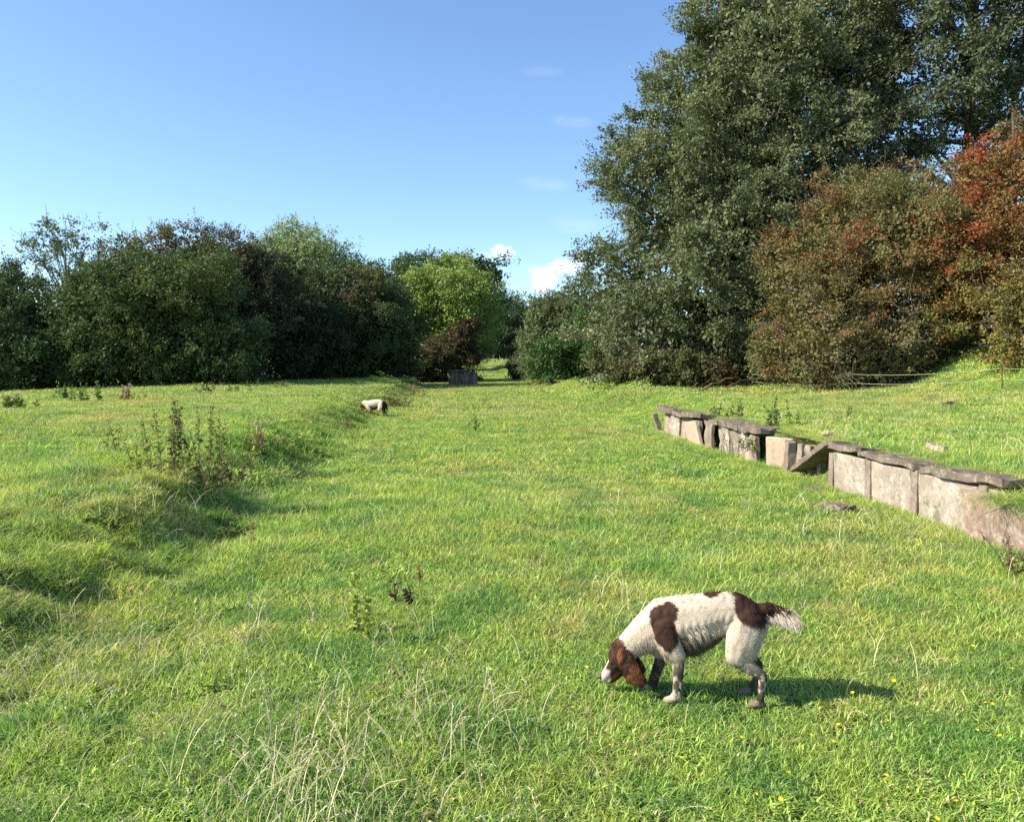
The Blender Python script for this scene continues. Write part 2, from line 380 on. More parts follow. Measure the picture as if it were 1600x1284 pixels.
def make_grass():
    r = np.random.default_rng(3)
    # near ------------------------------------------------
    kinds = [clump('grass_tuft', 300, .17, .025, .075, .0044, 3, .8, .06, 1, M_GRASS),
             clump('grass_tuft', 300, .17, .03, .10, .0042, 3, .9, .08, 2, M_GRASS, lush=.9),
             clump('grass_tuft', 300, .15, .04, .13, .0044, 3, .9, .08, 3, M_GRASS),
             clump('grass_tuft', 260, .17, .03, .12, .0036, 3, 1.2, .34, 4, M_GRASS),
             clump('grass_tuft', 190, .17, .03, .06, .010, 2, 1.1, .03, 5, M_GRASS, lush=.7),      # small round herb leaves
             # mid
             clump('grass_tuft', 460, .42, .03, .075, .0080, 2, 1.0, .04, 6, M_GRASS),
             clump('grass_tuft', 440, .42, .03, .11, .0072, 2, 1.1, .16, 7, M_GRASS),
             clump('grass_tuft', 380, .34, .05, .14, .0080, 2, .8, .05, 8, M_GRASS, lush=.9),
             # far
             clump('grass_tuft', 560, 1.1, .04, .10, .020, 1, .9, .07, 9, M_GRASS),
             clump('grass_tuft', 500, 1.0, .04, .15, .017, 1, .9, .28, 10, M_GRASS),
             ]
    Ps, Sc, Ix, Tl = [], [], [], []
    def put(X, Y, choose, smin, smax):
        ok = ~WALLGAP(X, Y); X, Y = X[ok], Y[ok]
        q = fbm(X * .8, Y * .7, 3.3, 3); q2 = fbm(X * .28, Y * .22, 8.1, 3)
        ix = choose(X, Y, q, q2, r.random(len(X)))
        Ps.append(np.stack([X, Y, H(X, Y)], 1)); Ix.append(ix); Tl.append(tilt(X, Y, r))
        Sc.append((smin + (smax - smin) * r.random(len(X))) * (1 + .5 * np.clip(q, -.3, .8)))
    def near_ch(X, Y, q, q2, u):
        ix = np.where(u < .5, 0, 1); ix = np.where((q > .14) & (u > .35), 2, ix); ix = np.where((q2 > .10) & (u < .28), 3, ix)
        ix = np.where((q < -.12) & (u > .72), 4, ix); ix = np.where(u > .93, 3, ix)
        return ix
    def mid_ch(X, Y, q, q2, u):
        ix = np.full(len(X), 5); ix = np.where((q2 > .0) & (u < .5), 6, ix); ix = np.where((q > .25) & (u > .45), 7, ix); return np.where(u > .85, 6, ix)
    def far_ch(X, Y, q, q2, u):
        ix = np.full(len(X), 8); ix = np.where((q2 > .05) & (u < .6), 9, ix); return np.where(u > .8, 9, ix)
    X, Y = area_pts(r, 1.3, 5.5, 64); put(X, Y, near_ch, .75, 1.25)
    X, Y = area_pts(r, 5.5, 10, 34); put(X, Y, near_ch, .9, 1.5)
    X, Y = area_pts(r, 9, 24, 9); put(X, Y, mid_ch, .8, 1.3)
    X, Y = area_pts(r, 22, 80, 1.5, .75, 4); put(X, Y, far_ch, .8, 1.2)
    X, Y = area_pts(r, 80, 200, .12, .12, 6); put(X - .03 * Y, Y, far_ch, 1.5, 2.2)
    for (xa, ya, xb, yb, n) in ((-27, 33, -16, 34.5, 90), (-16, 34.5, -8, 43, 80), (-8, 43, -5, 54, 40), (1.5, 42, 3.5, 31, 50), (3.5, 30, 11.5, 26, 80), (11.5, 25, 13.5, 22, 30)):
        t = r.random(n); put(xa + (xb - xa) * t + r.normal(0, .35, n), ya + (yb - ya) * t + r.normal(0, .5, n), lambda X, Y, q, q2, u: np.where(u < .8, 8, 9), 1.0, 1.9)
    # rough tall fringe along the left platform edge and at the foot of the right wall
    n = 700; Y = 2 + 26 * r.random(n)**1.3; X = -2.45 - K * Y + r.normal(0, .42, n); put(X, Y, lambda X, Y, q, q2, u: np.where(Y < 9, np.where(u < .6, 2, 3), 7), .75, 1.25)
    n = 520; Y = 5.5 + 12.5 * r.random(n); X = VW - .10 - K * Y - np.abs(r.normal(0, .13, n)); put(X, Y, lambda X, Y, q, q2, u: np.where(u < .7, 2, 3), .9, 1.6)
    n = 320; Y = 5.5 + 12.5 * r.random(n); X = VW + .52 - K * Y + np.abs(r.normal(0, .10, n)); put(X, Y, lambda X, Y, q, q2, u: np.where(u < .6, 2, 3), .7, 1.1)
    n = 420; Y = 5.6 + 12.2 * r.random(n); X = VW - K * Y + .26 + .10 * r.random(n); zt = H(X, Y); k0 = len(Ps); Ps.append(np.stack([X, Y, np.maximum(zt, .47)], 1)); Ix.append(np.where(r.random(n) < .5, 1, 3)); Sc.append(.5 + .5 * r.random(n)); tz = np.zeros((n, 3)); tz[:, 2] = r.random(n) * 6.28; Tl.append(tz)
    P = np.concatenate(Ps); o = scatter('grass', kinds, P, np.concatenate(Tl), np.concatenate(Sc), np.concatenate(Ix))
    setprops(o, 'short green pasture grass covering the whole field', 'grass', kind='stuff')
    # tall straw stalks -------------------------------------------------
    def stalks(n, radius, h0, h1, seed, heads=.6):
        q = np.random.default_rng(seed); mb = MB()
        for i in range(n):
            a = q.random() * 6.28; rr = radius * math.sqrt(q.random()); la = q.normal(.2, 1.3); h = h0 + (h1 - h0) * q.random(); le = .25 + .8 * q.random()
            t = np.linspace(0, 1, 6)
            p = np.stack([rr * math.cos(a) + math.cos(la) * le * h * t**1.8, rr * math.sin(a) + math.sin(la) * le * h * t**1.8, h * (t - .33 * le * t**3) - .01], 1)
            c = np.array([.82, .74, .46]) * (.6 + .45 * q.random()) if q.random() < .7 else np.array([.40, .46, .14])
            wv = .0013 + .0009 * q.random(); mb.tube(p, np.linspace(wv, wv * .6, 6), 3, c, False)
            if q.random() < heads:
                e = p[-1]; dd = unit(p[-1] - p[-2])
                m_ = 9; b = e - dd * (np.arange(m_) * .008)[:, None]; D = unit(dd + q.normal(0, .45, (m_, 3))); v, f = cards(b, D, unit(q.normal(0, 1, (m_, 3))), np.full(m_, .016), np.full(m_, .004))
                mb.add(v, f.tolist(), c * .95)
        return mb.build('straw_stalk', M_STRAW, col=True, link=False)
    ks = [stalks(7, .20, .08, .24, 21), stalks(8, .24, .12, .34, 22, .4), stalks(4, .2, .08, .22, 23, .8), stalks(16, .5, .14, .34, 24)]
    Ps, Sc, Ix, Tl = [], [], [], []
    def blob(px, py, sx, sy, n, ix, s0=.7, s1=1.2):
        g = gp(px, py); X = g[0] + r.normal(0, sx, n); Y = g[1] + r.normal(0, sy, n); ok = (Y > 1.6) & ~WALLGAP(X, Y); X, Y = X[ok], Y[ok]
        Ps.append(np.stack([X, Y, H(X, Y)], 1)); Ix.append(r.choice(ix, len(X))); Sc.append(s0 + (s1 - s0) * r.random(len(X)))
        t = np.zeros((len(X), 3)); t[:, 2] = r.random(len(X)) * 6.28; Tl.append(t)
    blob(520, 1240, .36, .3, 46, [0, 1]); blob(600, 1090, .35, .3, 22, [0, 1]); blob(60, 1080, .3, .5, 34, [0, 1]); blob(300, 1130, .6, .5, 9, [0, 2])
    blob(420, 960, .5, .3, 4, [0]); blob(260, 1000, .4, .4, 7, [0, 1]); blob(1000, 930, .5, .4, 5, [2]); blob(980, 960, .2, .2, 5, [0], .8, 1.1)
    blob(1270, 1010, .5, .4, 6, [2]); blob(1300, 830, .5, .8, 8, [0]); blob(1380, 850, .6, .6, 10, [0, 2]); blob(700, 1200, .8, .4, 5, [0, 2]); blob(1200, 1200, 1, .4, 4, [2])
    blob(120, 690, 3, 2.5, 60, [3], .5, .9); blob(300, 650, 4, 4, 60, [3], .5, .9); blob(1450, 650, 3.5, 3, 60, [3], .5, 1.0); blob(300, 760, .7, .8, 22, [1, 3], .7, 1)
    blob(900, 650, 4, 5, 60, [3], .3, .7); blob(650, 760, 2, 2, 22, [2, 0], .7, 1.0); blob(800, 850, 2, 1.5, 18, [2], .7, 1.0); blob(1100, 780, 1.5, 1.5, 14, [2], .7, 1)
    blob(100, 615, 6, 5, 80, [3], .7, 1.2); blob(1560, 690, 1.2, 1.5, 26, [0, 3], .6, 1); blob(700, 620, 5, 6, 50, [3], .4, .8)
    X, Y = area_pts(r, 2, 12, .5); Ps.append(np.stack([X, Y, H(X, Y)], 1)); Ix.append(r.choice([2, 0], len(X))); Sc.append(.5 + .5 * r.random(len(X))); t = np.zeros((len(X), 3)); t[:, 2] = r.random(len(X)) * 6.28; Tl.append(t)
    o = scatter('tall_grass', ks, np.concatenate(Ps), np.concatenate(Tl), np.concatenate(Sc), np.concatenate(Ix))
    setprops(o, 'straw coloured seeding grass stalks bending above the short pasture', 'tall grass', kind='stuff')
make_grass()

# ------------------------------------------------------------------ trees
def crown_pts(ells, size, q, lump=.18, drop=0.0, seed=0, gap=0.0):
    C, Nn, Rr = [], [], []
    E = np.array(ells, float)
    for i, e in enumerate(E):
        c, r3 = e[:3], e[3:6]
        area = 4 * np.pi * (((r3[0]*r3[1])**1.6 + (r3[0]*r3[2])**1.6 + (r3[1]*r3[2])**1.6) / 3)**(1/1.6)
        n = int(area / (size * size) * 1.0)
        u = unit(q.normal(0, 1, (n, 3))); f = 1 + lump * fbm(u[:, 0] * 2.2 + seed, u[:, 1] * 2.2 + i, u[:, 2] * 2.2, 3) * 2 - .26 * q.random(n)**1.5
        p = c + u * r3 * f[:, None]; keep = np.ones(n, bool)
        for j, e2 in enumerate(E):
            if j != i: keep &= (((p - e2[:3]) / (e2[3:6] * .86))**2).sum(1) > 1
        keep &= q.random(n) > drop
        if gap > 0: keep &= fbm(p[:, 0] * .55 / size, p[:, 1] * .55 / size, p[:, 2] * .55 / size + 3, 2) > -.6 + gap
        C.append(p[keep]); Nn.append(unit(u[keep] / r3)); 
    return np.concatenate(C), np.concatenate(Nn)
def lobes(ells, q, n=9, scale=(.30, .52), grow=.92):
    out = []
    for e in ells:
        e = np.array(e, float); out.append([*e[:3], *(e[3:6] * grow * .93)])
        for _ in range(n):
            u = unit(q.normal(0, 1, 3)); u[2] = u[2] * .9 + .08; f = scale[0] + (scale[1] - scale[0]) * q.random()**1.5; r = np.full(3, float(np.min(e[3:6]))) * f * np.array([1.05, 1.05, .95]) * (.7 + .6 * q.random(3))
            out.append([*(e[:3] + u * e[3:6] * (grow - .25 * f)), *r])
    return out
def tree(name, label, cat, base, ells, pal, leaf=.13, puff=.75, per=170, seed=1, trunk_r=.3, limbs=16, lump=.18, drop=0.06, gap=0.20, aspect=.55, core=.30,
         floor=.02, flat=.65, twigs=0, m=None, up=.25, droop=0.0, group=None, jit=.22, trunks=None, limb_scale=1.0, nl_=10, lh=.25, skirt=True, lsc=(.30, .52), rsf=.9):
    """ells: ellipsoids in world space; pal: list of leaf colours mixed by a noise over the crown"""
    q = np.random.default_rng(seed); root = empty(name, base); setprops(root, label, cat, group); leaf *= .84; per = int(per * 1.3)
    if rsf == .9 and puff < .8: puff *= 1.35; per = int(per * 1.9); rsf = .70; up = .4
    B = np.asarray(base, float); ells = list(ells) + [[e_[0], e_[1], B[2] + e_[5] * .45, e_[3] * .92, e_[4] * .92, e_[5] * .6] for e_ in ells if skirt and e_[2] - e_[5] < B[2] + 1.8 and e_[2] > B[2] + 1.0]
    ells = lobes(ells, q, nl_, lsc); C, Nn = crown_pts(ells, puff, q, lump, drop, seed, gap)
    ok = C[:, 2] > H(C[:, 0], C[:, 1]) + floor; C, Nn = C[ok], Nn[ok]
    k = len(C); rs = puff * rsf * (.45 + .85 * q.random(k)**1.3)
    n = np.maximum(12, (per * (rs / puff / rsf)**2 * (.7 + .6 * q.random(k)))).astype(int); idx = np.repeat(np.arange(k), n); tot = len(idx)
    d = unit(q.normal(0, 1, (tot, 3)) + Nn[idx] * .75 + np.array([0, 0, up]))
    nb = 8; bd = unit(q.normal(0, 1, (k, nb, 3)) + Nn[:, None] * .8 + np.array([0, 0, up])); bl = .55 + .75 * q.random((k, nb))
    jb = q.integers(0, nb, tot); tb = q.random(tot)**.75; dj = bd[idx, jb]; rl = (rs[idx] * bl[idx, jb] * 1.25)[:, None]
    off = dj * rl * tb[:, None] + np.array([0, 0, -1.]) * rl * (tb**2)[:, None] * (.12 + .35 * droop) + q.normal(0, 1, (tot, 3)) * rl * (.17 * (1.15 - tb[:, None] * .6)); off[:, 2] *= (.5 + .5 * flat)
    d = unit(dj + d * .7)
    P = C[idx] + off
    # leaf direction: outwards and a little hanging
    D = unit(d * .8 + q.normal(0, .8, (tot, 3)) + np.array([0, 0, -droop])); Nl = unit(d * .7 + np.array([0, 0, .5]) + q.normal(0, .55, (tot, 3)))
    L = leaf * (.6 + .8 * q.random(tot)); W = L * aspect * (.7 + .6 * q.random(tot))
    pal = [np.array(c) for c in pal]; fq = fbm(C[:, 0] * .35 + seed, C[:, 1] * .35, C[:, 2] * .42, 3) * 1.5 + q.normal(0, .17, k)
    tt = np.clip((fq + 1) / 2, 0, .999) * (len(pal) - 1); i0 = tt.astype(int); fr = (tt - i0)[:, None]; PA = np.array(pal)
    pc = PA[i0] * (1 - fr) + PA[np.minimum(i0 + 1, len(pal) - 1)] * fr
    col = pc[idx] * (1 + jit * q.normal(0, 1, (tot, 1))).clip(.4, 1.8)
    sw = q.random(tot) < .12; col[sw] = PA[q.integers(0, len(pal), sw.sum())] * 1.05
    # inner leaves that close the crown
    E = np.array(ells, float); vol = E[:, 3] * E[:, 4] * E[:, 5]; nc = int(tot * core)
    e = q.choice(len(E), nc, p=vol / vol.sum()); u = unit(q.normal(0, 1, (nc, 3))) * (.45 + .5 * q.random((nc, 1)))
    Pc = E[e, :3] + u * E[e, 3:6]; okc = Pc[:, 2] > H(Pc[:, 0], Pc[:, 1]) + .05; Pc = Pc[okc]; nc = len(Pc)
    P = np.concatenate([P, Pc]); D = np.concatenate([D, unit(q.normal(0, 1, (nc, 3)))]); Nl = np.concatenate([Nl, unit(q.normal(0, 1, (nc, 3)))])
    L = np.concatenate([L, leaf * 1.8 * (.7 + .6 * q.random(nc))]); W = np.concatenate([W, leaf * 1.3 * np.ones(nc)])
    col = np.concatenate([col, np.broadcast_to(PA.mean(0) * .9, (nc, 3))])
    v, f = cards(P - B, D, Nl, L, W)
    # wood
    mb = MB(); E = E[np.argsort(E[:, 2])]; ctr = (E[:, :3] * vol[:, None]).sum(0) / vol.sum() if False else E[:, :3].mean(0); top = E[:, 2].max()
    tl = trunks or [(0, 0, 1.0)]
    stems = []
    for (ox, oy, sr) in tl:
        tp = np.array([ctr[0] - B[0] + ox * 22, ctr[1] - B[1] + oy * 22, (top - B[2])])
        t = np.linspace(0, 1, 9)[:, None]; p = np.array([ox, oy, -.15]) * (1 - t) + tp * t + np.stack([fbm(t[:, 0] * 3, seed + ox, .5, 2), fbm(t[:, 0] * 3, seed + 9.5 + oy, .5, 2), np.zeros(9)], 1) * .5 * t * limb_scale * (trunk_r * 3)
        rad = trunk_r * sr * (1 - .85 * t[:, 0]); rad[0] *= 1.35; mb.tube(p, rad, 8); stems.append((p, rad))
    tgt = C[q.choice(k, min(limbs, k), replace=False)] - B
    for g in tgt:
        p, rad = stems[q.integers(len(stems))]; hh = g[2] * (lh + (.9 - lh) * .6 * q.random()); j = int(np.clip(np.searchsorted(p[:, 2], hh), 1, 7)); s = p[j]
        t = np.linspace(0, 1, 7)[:, None]; mid = (s + g) / 2 + np.array([0, 0, .12 * np.linalg.norm(g - s)]) + q.normal(0, .08 * np.linalg.norm(g - s), 3)
        c_ = (1 - t)**2 * s + 2 * t * (1 - t) * mid + t * t * g; r0 = min(rad[j] * .55, .35 * trunk_r) 
        mb.tube(c_, np.linspace(r0, max(.012, r0 * .12), 7), 5)
        for _ in range(3):
            a = c_[q.integers(2, 6)]; e2 = a + unit(q.normal(0, 1, 3) + (g - s) / np.linalg.norm(g - s)) * min(puff, .6) * (1 + q.random()); mb.tube(np.array([a, (a + e2) / 2 + q.normal(0, .08, 3) * puff, e2]), [r0 * .22, r0 * .15, .008], 4)
    tw = MB()
    for _ in range(twigs):
        i = q.integers(k); a = C[i] - B; dd = unit(Nn[i] + q.normal(0, .5, 3) + np.array([0, 0, .5])); Lg = min(puff, .6) * (1.2 + 1.3 * q.random())
        e2 = a + dd * Lg; tw.tube(np.array([a, (a + e2) / 2 + q.normal(0, .1, 3) * Lg, e2 + np.array([0, 0, -.1 * Lg])]), [.016, .011, .005], 3, (.13, .10, .075), False)
        nl = 7; tq = q.random(nl)[:, None]; pp = a * (1 - tq) + e2 * tq; v2, f2 = cards(pp, unit(q.normal(0, 1, (nl, 3))), unit(q.normal(0, 1, (nl, 3))), leaf * (.7 + .5 * q.random(nl)), leaf * .5 * np.ones(nl))
        f = np.concatenate([f, f2 + len(v)]); v = np.concatenate([v, v2]); col = np.concatenate([col, np.broadcast_to(pc[i], (nl, 3))])
    mb.build('trunk', M_BARK, root, smooth=True)
    col = np.repeat(col, 4, 0)
    if tw.v: f = np.concatenate([f, np.array(tw.f) + len(v)]); v = np.concatenate([v, np.concatenate(tw.v)]); col = np.concatenate([col, np.concatenate(tw.c)])
    mesh_obj('crown', v, f, m or M_LEAF, root, col)
    return root
def E3(px, py, Y, rx, rz, ry=None):
    p = at(px, py, Y); s = Y / F; return (p[0], p[1], p[2], rx * s, (ry if ry else min(rx, rz * 1.3)) * s, rz * s)
def base_at(px, Y): p = at(px, 600, Y); return (p[0], Y, hz(p[0], Y))

OLV = (.12, .155, .05); DKG = (.038, .072, .034); MIDG = (.065, .115, .045); GRY = (.175, .20, .10); BRN = (.15, .10, .055); RUST = (.22, .09, .04); RED = (.36, .08, .035); YEL = (.16, .17, .04)
LGT = (.19, .23, .045); STR = (.17, .14, .07)
def trees():
    Y = 40
    tree('hawthorn', 'dark green hawthorn filling the left edge of the hedge', 'tree', base_at(40, 38), [E3(20, 512, 38, 130, 86), E3(-60, 490, 38, 110, 74), E3(80, 545, 37.2, 120, 62), E3(-30, 560, 37, 120, 50)], [DKG, MIDG, (.06, .085, .035), OLV], leaf=.13, puff=.6, per=110, seed=11, trunk_r=.16, twigs=60)
    tree('hawthorn', 'broad dark hedge tree with olive lit top, behind the tall dry weeds', 'tree', base_at(250, 38), [E3(240, 480, 38.5, 135, 92), E3(320, 540, 38, 105, 68), E3(170, 545, 37.5, 100, 60), E3(200, 450, 39, 90, 60)], [DKG, OLV, MIDG, (.15, .17, .05), OLV], leaf=.13, puff=.6, per=110, seed=12, trunk_r=.18, twigs=70)
    tree('ash_tree', 'thin sparse tree with bare twigs above the left hedge', 'tree', base_at(110, 45), [E3(115, 398, 45, 58, 38), E3(62, 405, 45, 34, 22), E3(138, 374, 45, 26, 22)], [MIDG, GRY, (.11, .14, .06)], leaf=.15, puff=.6, per=42, seed=13, trunk_r=.10, limbs=26, core=.02, drop=.28, twigs=60, skirt=False)
    tree('hawthorn', 'tall hawthorn with brownish thinning top above the left hedge', 'tree', base_at(255, 44), [E3(240, 445, 44, 92, 70), E3(205, 425, 44, 50, 46), E3(325, 440, 44, 85, 70), E3(270, 500, 44, 120, 80)], [OLV, BRN, (.19, .13, .075), OLV, (.10, .09, .045), BRN], leaf=.13, puff=.65, per=85, seed=14, trunk_r=.18, twigs=170, limbs=30, drop=.08)
    tree('hawthorn', 'dark purple brown hawthorn in the middle of the left hedge', 'tree', base_at(400, 43), [E3(385, 455, 43, 78, 68), E3(420, 520, 43, 78, 76), E3(340, 450, 43.5, 60, 55), E3(480, 540, 45, 60, 50)], [DKG, (.10, .09, .045), DKG, (.07, .065, .035)], leaf=.13, puff=.65, per=100, seed=15, trunk_r=.16, twigs=90)
    tree('willow_tree', 'pale silvery green tree rising behind the left hedge', 'tree', base_at(465, 60), [E3(465, 410, 60, 72, 60), E3(420, 420, 60, 44, 42), E3(515, 425, 60, 40, 50), E3(465, 480, 60, 70, 80)], [(.24, .30, .13), (.30, .36, .18), (.18, .24, .09)], leaf=.20, puff=.85, per=90, seed=16, trunk_r=.25, aspect=.35, twigs=60)
    tree('hawthorn', 'round hawthorn with red tinged top at the end of the left hedge', 'tree', base_at(545, 48), [E3(530, 470, 48, 84, 74), E3(560, 535, 48, 88, 62), E3(490, 540, 47, 60, 55), E3(600, 490, 49.5, 45, 55)], [DKG, (.06, .08, .035), MIDG, OLV, (.13, .085, .045)], leaf=.15, puff=.65, per=110, seed=17, trunk_r=.18, twigs=80)
    tree('hawthorn', 'small olive topped tree squeezed behind the round hawthorn', 'tree', base_at(600, 62), [E3(592, 470, 64, 40, 52), E3(600, 530, 64, 36, 46)], [OLV, MIDG, (.12, .13, .04)], leaf=.2, puff=.8, per=80, seed=18, trunk_r=.16, twigs=20)
    tree('oak_tree', 'dark oak rising behind the bright yellow green tree', 'tree', base_at(700, 95), [E3(735, 425, 95, 55, 34), E3(650, 432, 95, 42, 38), E3(700, 480, 95, 95, 55), E3(765, 420, 95, 25, 20)], [DKG, MIDG, OLV], leaf=.30, puff=1.2, per=90, seed=19, trunk_r=.4, twigs=20)
    tree('maple_tree', 'bright yellow green round tree at the far end of the field', 'tree', base_at(712, 62), [E3(700, 452, 60, 74, 46), E3(660, 475, 60, 40, 46), E3(745, 475, 60, 34, 52), E3(695, 510, 60, 74, 50), E3(735, 528, 61, 38, 38)], [(.22, .30, .07), (.24, .32, .075), (.30, .37, .09), (.14, .21, .055)], leaf=.17, puff=.95, per=150, seed=20, trunk_r=.3, lump=.2, droop=.5, gap=.05, skirt=False, nl_=16, lsc=(.22, .38))
    tree('hawthorn', 'rusty brown hawthorn in front of the bright round tree', 'tree', base_at(718, 57), [E3(722, 535, 57, 24, 22), E3(698, 553, 57, 22, 16), E3(735, 508, 57, 13, 14), E3(738, 560, 57, 14, 14)], [(.11, .08, .045), (.12, .065, .04), (.07, .065, .03)], leaf=.15, puff=.55, per=70, seed=21, trunk_r=.12, twigs=60)
    tree('bush', 'low dark bush under the trees left of the far path', 'bush', base_at(655, 56), [E3(655, 560, 56, 42, 24), E3(690, 562, 56, 30, 18)], [DKG, (.06, .07, .03), BRN], leaf=.15, puff=.5, per=70, seed=22, trunk_r=.06, limbs=8)
    tree('oak_tree', 'dark tree closing the gap above the far path', 'tree', base_at(785, 190), [E3(800, 492, 190, 30, 36), E3(775, 505, 190, 24, 40), E3(790, 535, 190, 42, 26), E3(790, 556, 195, 60, 14), E3(700, 556, 195, 60, 14), E3(745, 540, 190, 30, 24), E3(840, 530, 190, 40, 30)], [DKG, MIDG, OLV], leaf=.5, puff=2.0, per=80, skirt=False, seed=23, trunk_r=.35)
    tree('hawthorn', 'olive bush beside the far path on its right', 'bush', base_at(808, 62), [E3(816, 538, 62, 24, 42), E3(845, 515, 61, 28, 40)], [OLV, GRY, (.12, .10, .05), (.14, .13, .05)], leaf=.17, puff=.6, per=90, seed=24, trunk_r=.12, twigs=30)
    tree('willow_tree', 'grey green willow left of the giant tree', 'tree', base_at(880, 50), [E3(868, 510, 50, 56, 48), E3(925, 495, 49, 50, 60), E3(890, 530, 49, 90, 56), E3(858, 530, 51, 34, 45), E3(885, 470, 50, 28, 22)], [(.13, .17, .075), (.16, .19, .085), (.11, .15, .06), (.19, .22, .11)], leaf=.17, puff=.6, per=120, seed=25, trunk_r=.25, aspect=.3, droop=-.4, twigs=110)
    tree('elder_bush', 'fresh green bush in front of the grey green willow', 'bush', base_at(870, 45), [E3(868, 560, 45, 36, 34), E3(915, 535, 45, 32, 52), E3(895, 572, 44.5, 45, 24)], [(.07, .13, .04), (.08, .155, .045), (.055, .095, .03)], leaf=.13, puff=.55, per=110, seed=26, trunk_r=.08)
    # the giant
    tree('alder_tree', 'giant grey green tree towering over the right side', 'tree', base_at(1150, 34),
         [E3(1215, 230, 34, 205, 200, 190), E3(1068, 280, 33, 112, 105), E3(1022, 430, 32.5, 92, 90), E3(1110, 480, 31, 120, 95), E3(1005, 520, 31.5, 75, 70), E3(1080, 540, 31, 90, 55), E3(1070, 520, 34, 120, 75), E3(1180, 130, 33, 130, 120), E3(1155, 10, 34, 88, 90),
          E3(1280, 30, 34, 130, 110), E3(1005, 245, 33.5, 64, 58), E3(1240, 330, 31, 130, 110), E3(1150, 400, 29.8, 110, 90), E3(1082, 130, 34, 62, 65), E3(1250, -120, 34, 140, 90), E3(1180, 520, 30, 60, 70)],
         [GRY, (.15, .175, .085), (.11, .135, .06), (.23, .245, .13), (.13, .16, .07)], leaf=.125, puff=1.25, per=560, seed=27, trunk_r=.55, limbs=90, lump=.16, gap=.10, core=.16, twigs=200, flat=.45, nl_=24, lsc=(.18, .36), drop=.02, rsf=.62, up=.45)
    tree('alder_tree', 'tall open tree with dark forked trunk at the top right corner', 'tree', base_at(1500, 31),
         [E3(1440, 110, 31, 90, 110), E3(1510, 20, 31, 110, 90), E3(1590, 130, 31, 60, 100), E3(1400, 220, 30.5, 70, 60), E3(1640, 40, 31, 90, 100), E3(1540, 210, 31.5, 70, 40), E3(1530, -100, 31, 130, 80)],
         [(.11, .14, .07), (.13, .15, .08), (.08, .11, .05)], leaf=.14, puff=.9, per=190, rsf=.75, seed=28, trunk_r=.34, limbs=46, gap=.14, core=.08, drop=.03, twigs=150, trunks=[(0, 0, 1.0), (.15, .05, .75)], lh=.62)
    tree('hawthorn', 'low shady scrub under the giant tree', 'bush', base_at(1070, 29.5), [E3(1040, 575, 29.5, 75, 22), E3(960, 570, 31, 50, 24), E3(1110, 580, 29, 55, 16)], [(.10, .09, .04), BRN, OLV, (.08, .075, .035)], leaf=.11, puff=.4, per=90, seed=29, trunk_r=.06, limbs=14, twigs=50)
    HT = [(.15, .16, .06), (.19, .17, .065), (.22, .12, .055), (.15, .17, .06), (.25, .105, .05), (.20, .20, .075), (.17, .15, .06), (.14, .16, .055)]
    tree('hawthorn', 'wide rusty olive hawthorn between the giant tree and the red one', 'tree', base_at(1340, 27),
         [E3(1340, 380, 27, 130, 110), E3(1270, 440, 26.5, 75, 100), E3(1400, 430, 25.5, 105, 120), E3(1300, 520, 25.6, 105, 80), E3(1380, 530, 25, 75, 62), E3(1420, 330, 27, 80, 75), E3(1250, 550, 26.5, 55, 50), E3(1490, 350, 26, 60, 80)],
         HT, leaf=.085, puff=.5, per=150, seed=30, trunk_r=.2, limbs=40, twigs=260, flat=.5, aspect=.5, core=.3)
    tree('hawthorn', 'bright red berried hawthorn at the right edge', 'tree', base_at(1590, 23.5),
         [E3(1610, 300, 24, 105, 110), E3(1540, 380, 23.5, 95, 100), E3(1640, 420, 23, 120, 110), E3(1500, 440, 23.6, 60, 75), E3(1640, 250, 24.5, 70, 75), E3(1540, 280, 24, 55, 55)],
         [(.33, .072, .035), (.26, .085, .04), (.17, .17, .05), (.30, .075, .035), (.17, .18, .055), (.23, .12, .045), (.14, .17, .05), (.15, .18, .05)], leaf=.085, puff=.5, per=150, seed=31, trunk_r=.2, limbs=30, twigs=120, flat=.5, core=.3)
    tree('hawthorn', 'olive and amber bush below the red berried hawthorn', 'bush', base_at(1590, 21),
         [E3(1605, 500, 21, 62, 70), E3(1650, 480, 21, 80, 100), E3(1625, 560, 20.5, 50, 40)], [(.26, .20, .065), (.18, .18, .055), (.27, .18, .055), (.16, .17, .05)], leaf=.08, puff=.42, per=130, seed=32, trunk_r=.12, twigs=80, flat=.5)
    tree('bramble_bush', 'pale twiggy bramble mound at the foot of the rusty hawthorn', 'bush', base_at(1400, 24), [E3(1385, 535, 24.3, 55, 42), E3(1340, 560, 24.3, 60, 34), E3(1290, 575, 24.8, 45, 24)], [(.24, .22, .10), (.22, .19, .10), (.16, .18, .065), (.30, .25, .15)], leaf=.08, puff=.35, per=60, seed=33, trunk_r=.05, limbs=60, twigs=240, core=.2)
trees()

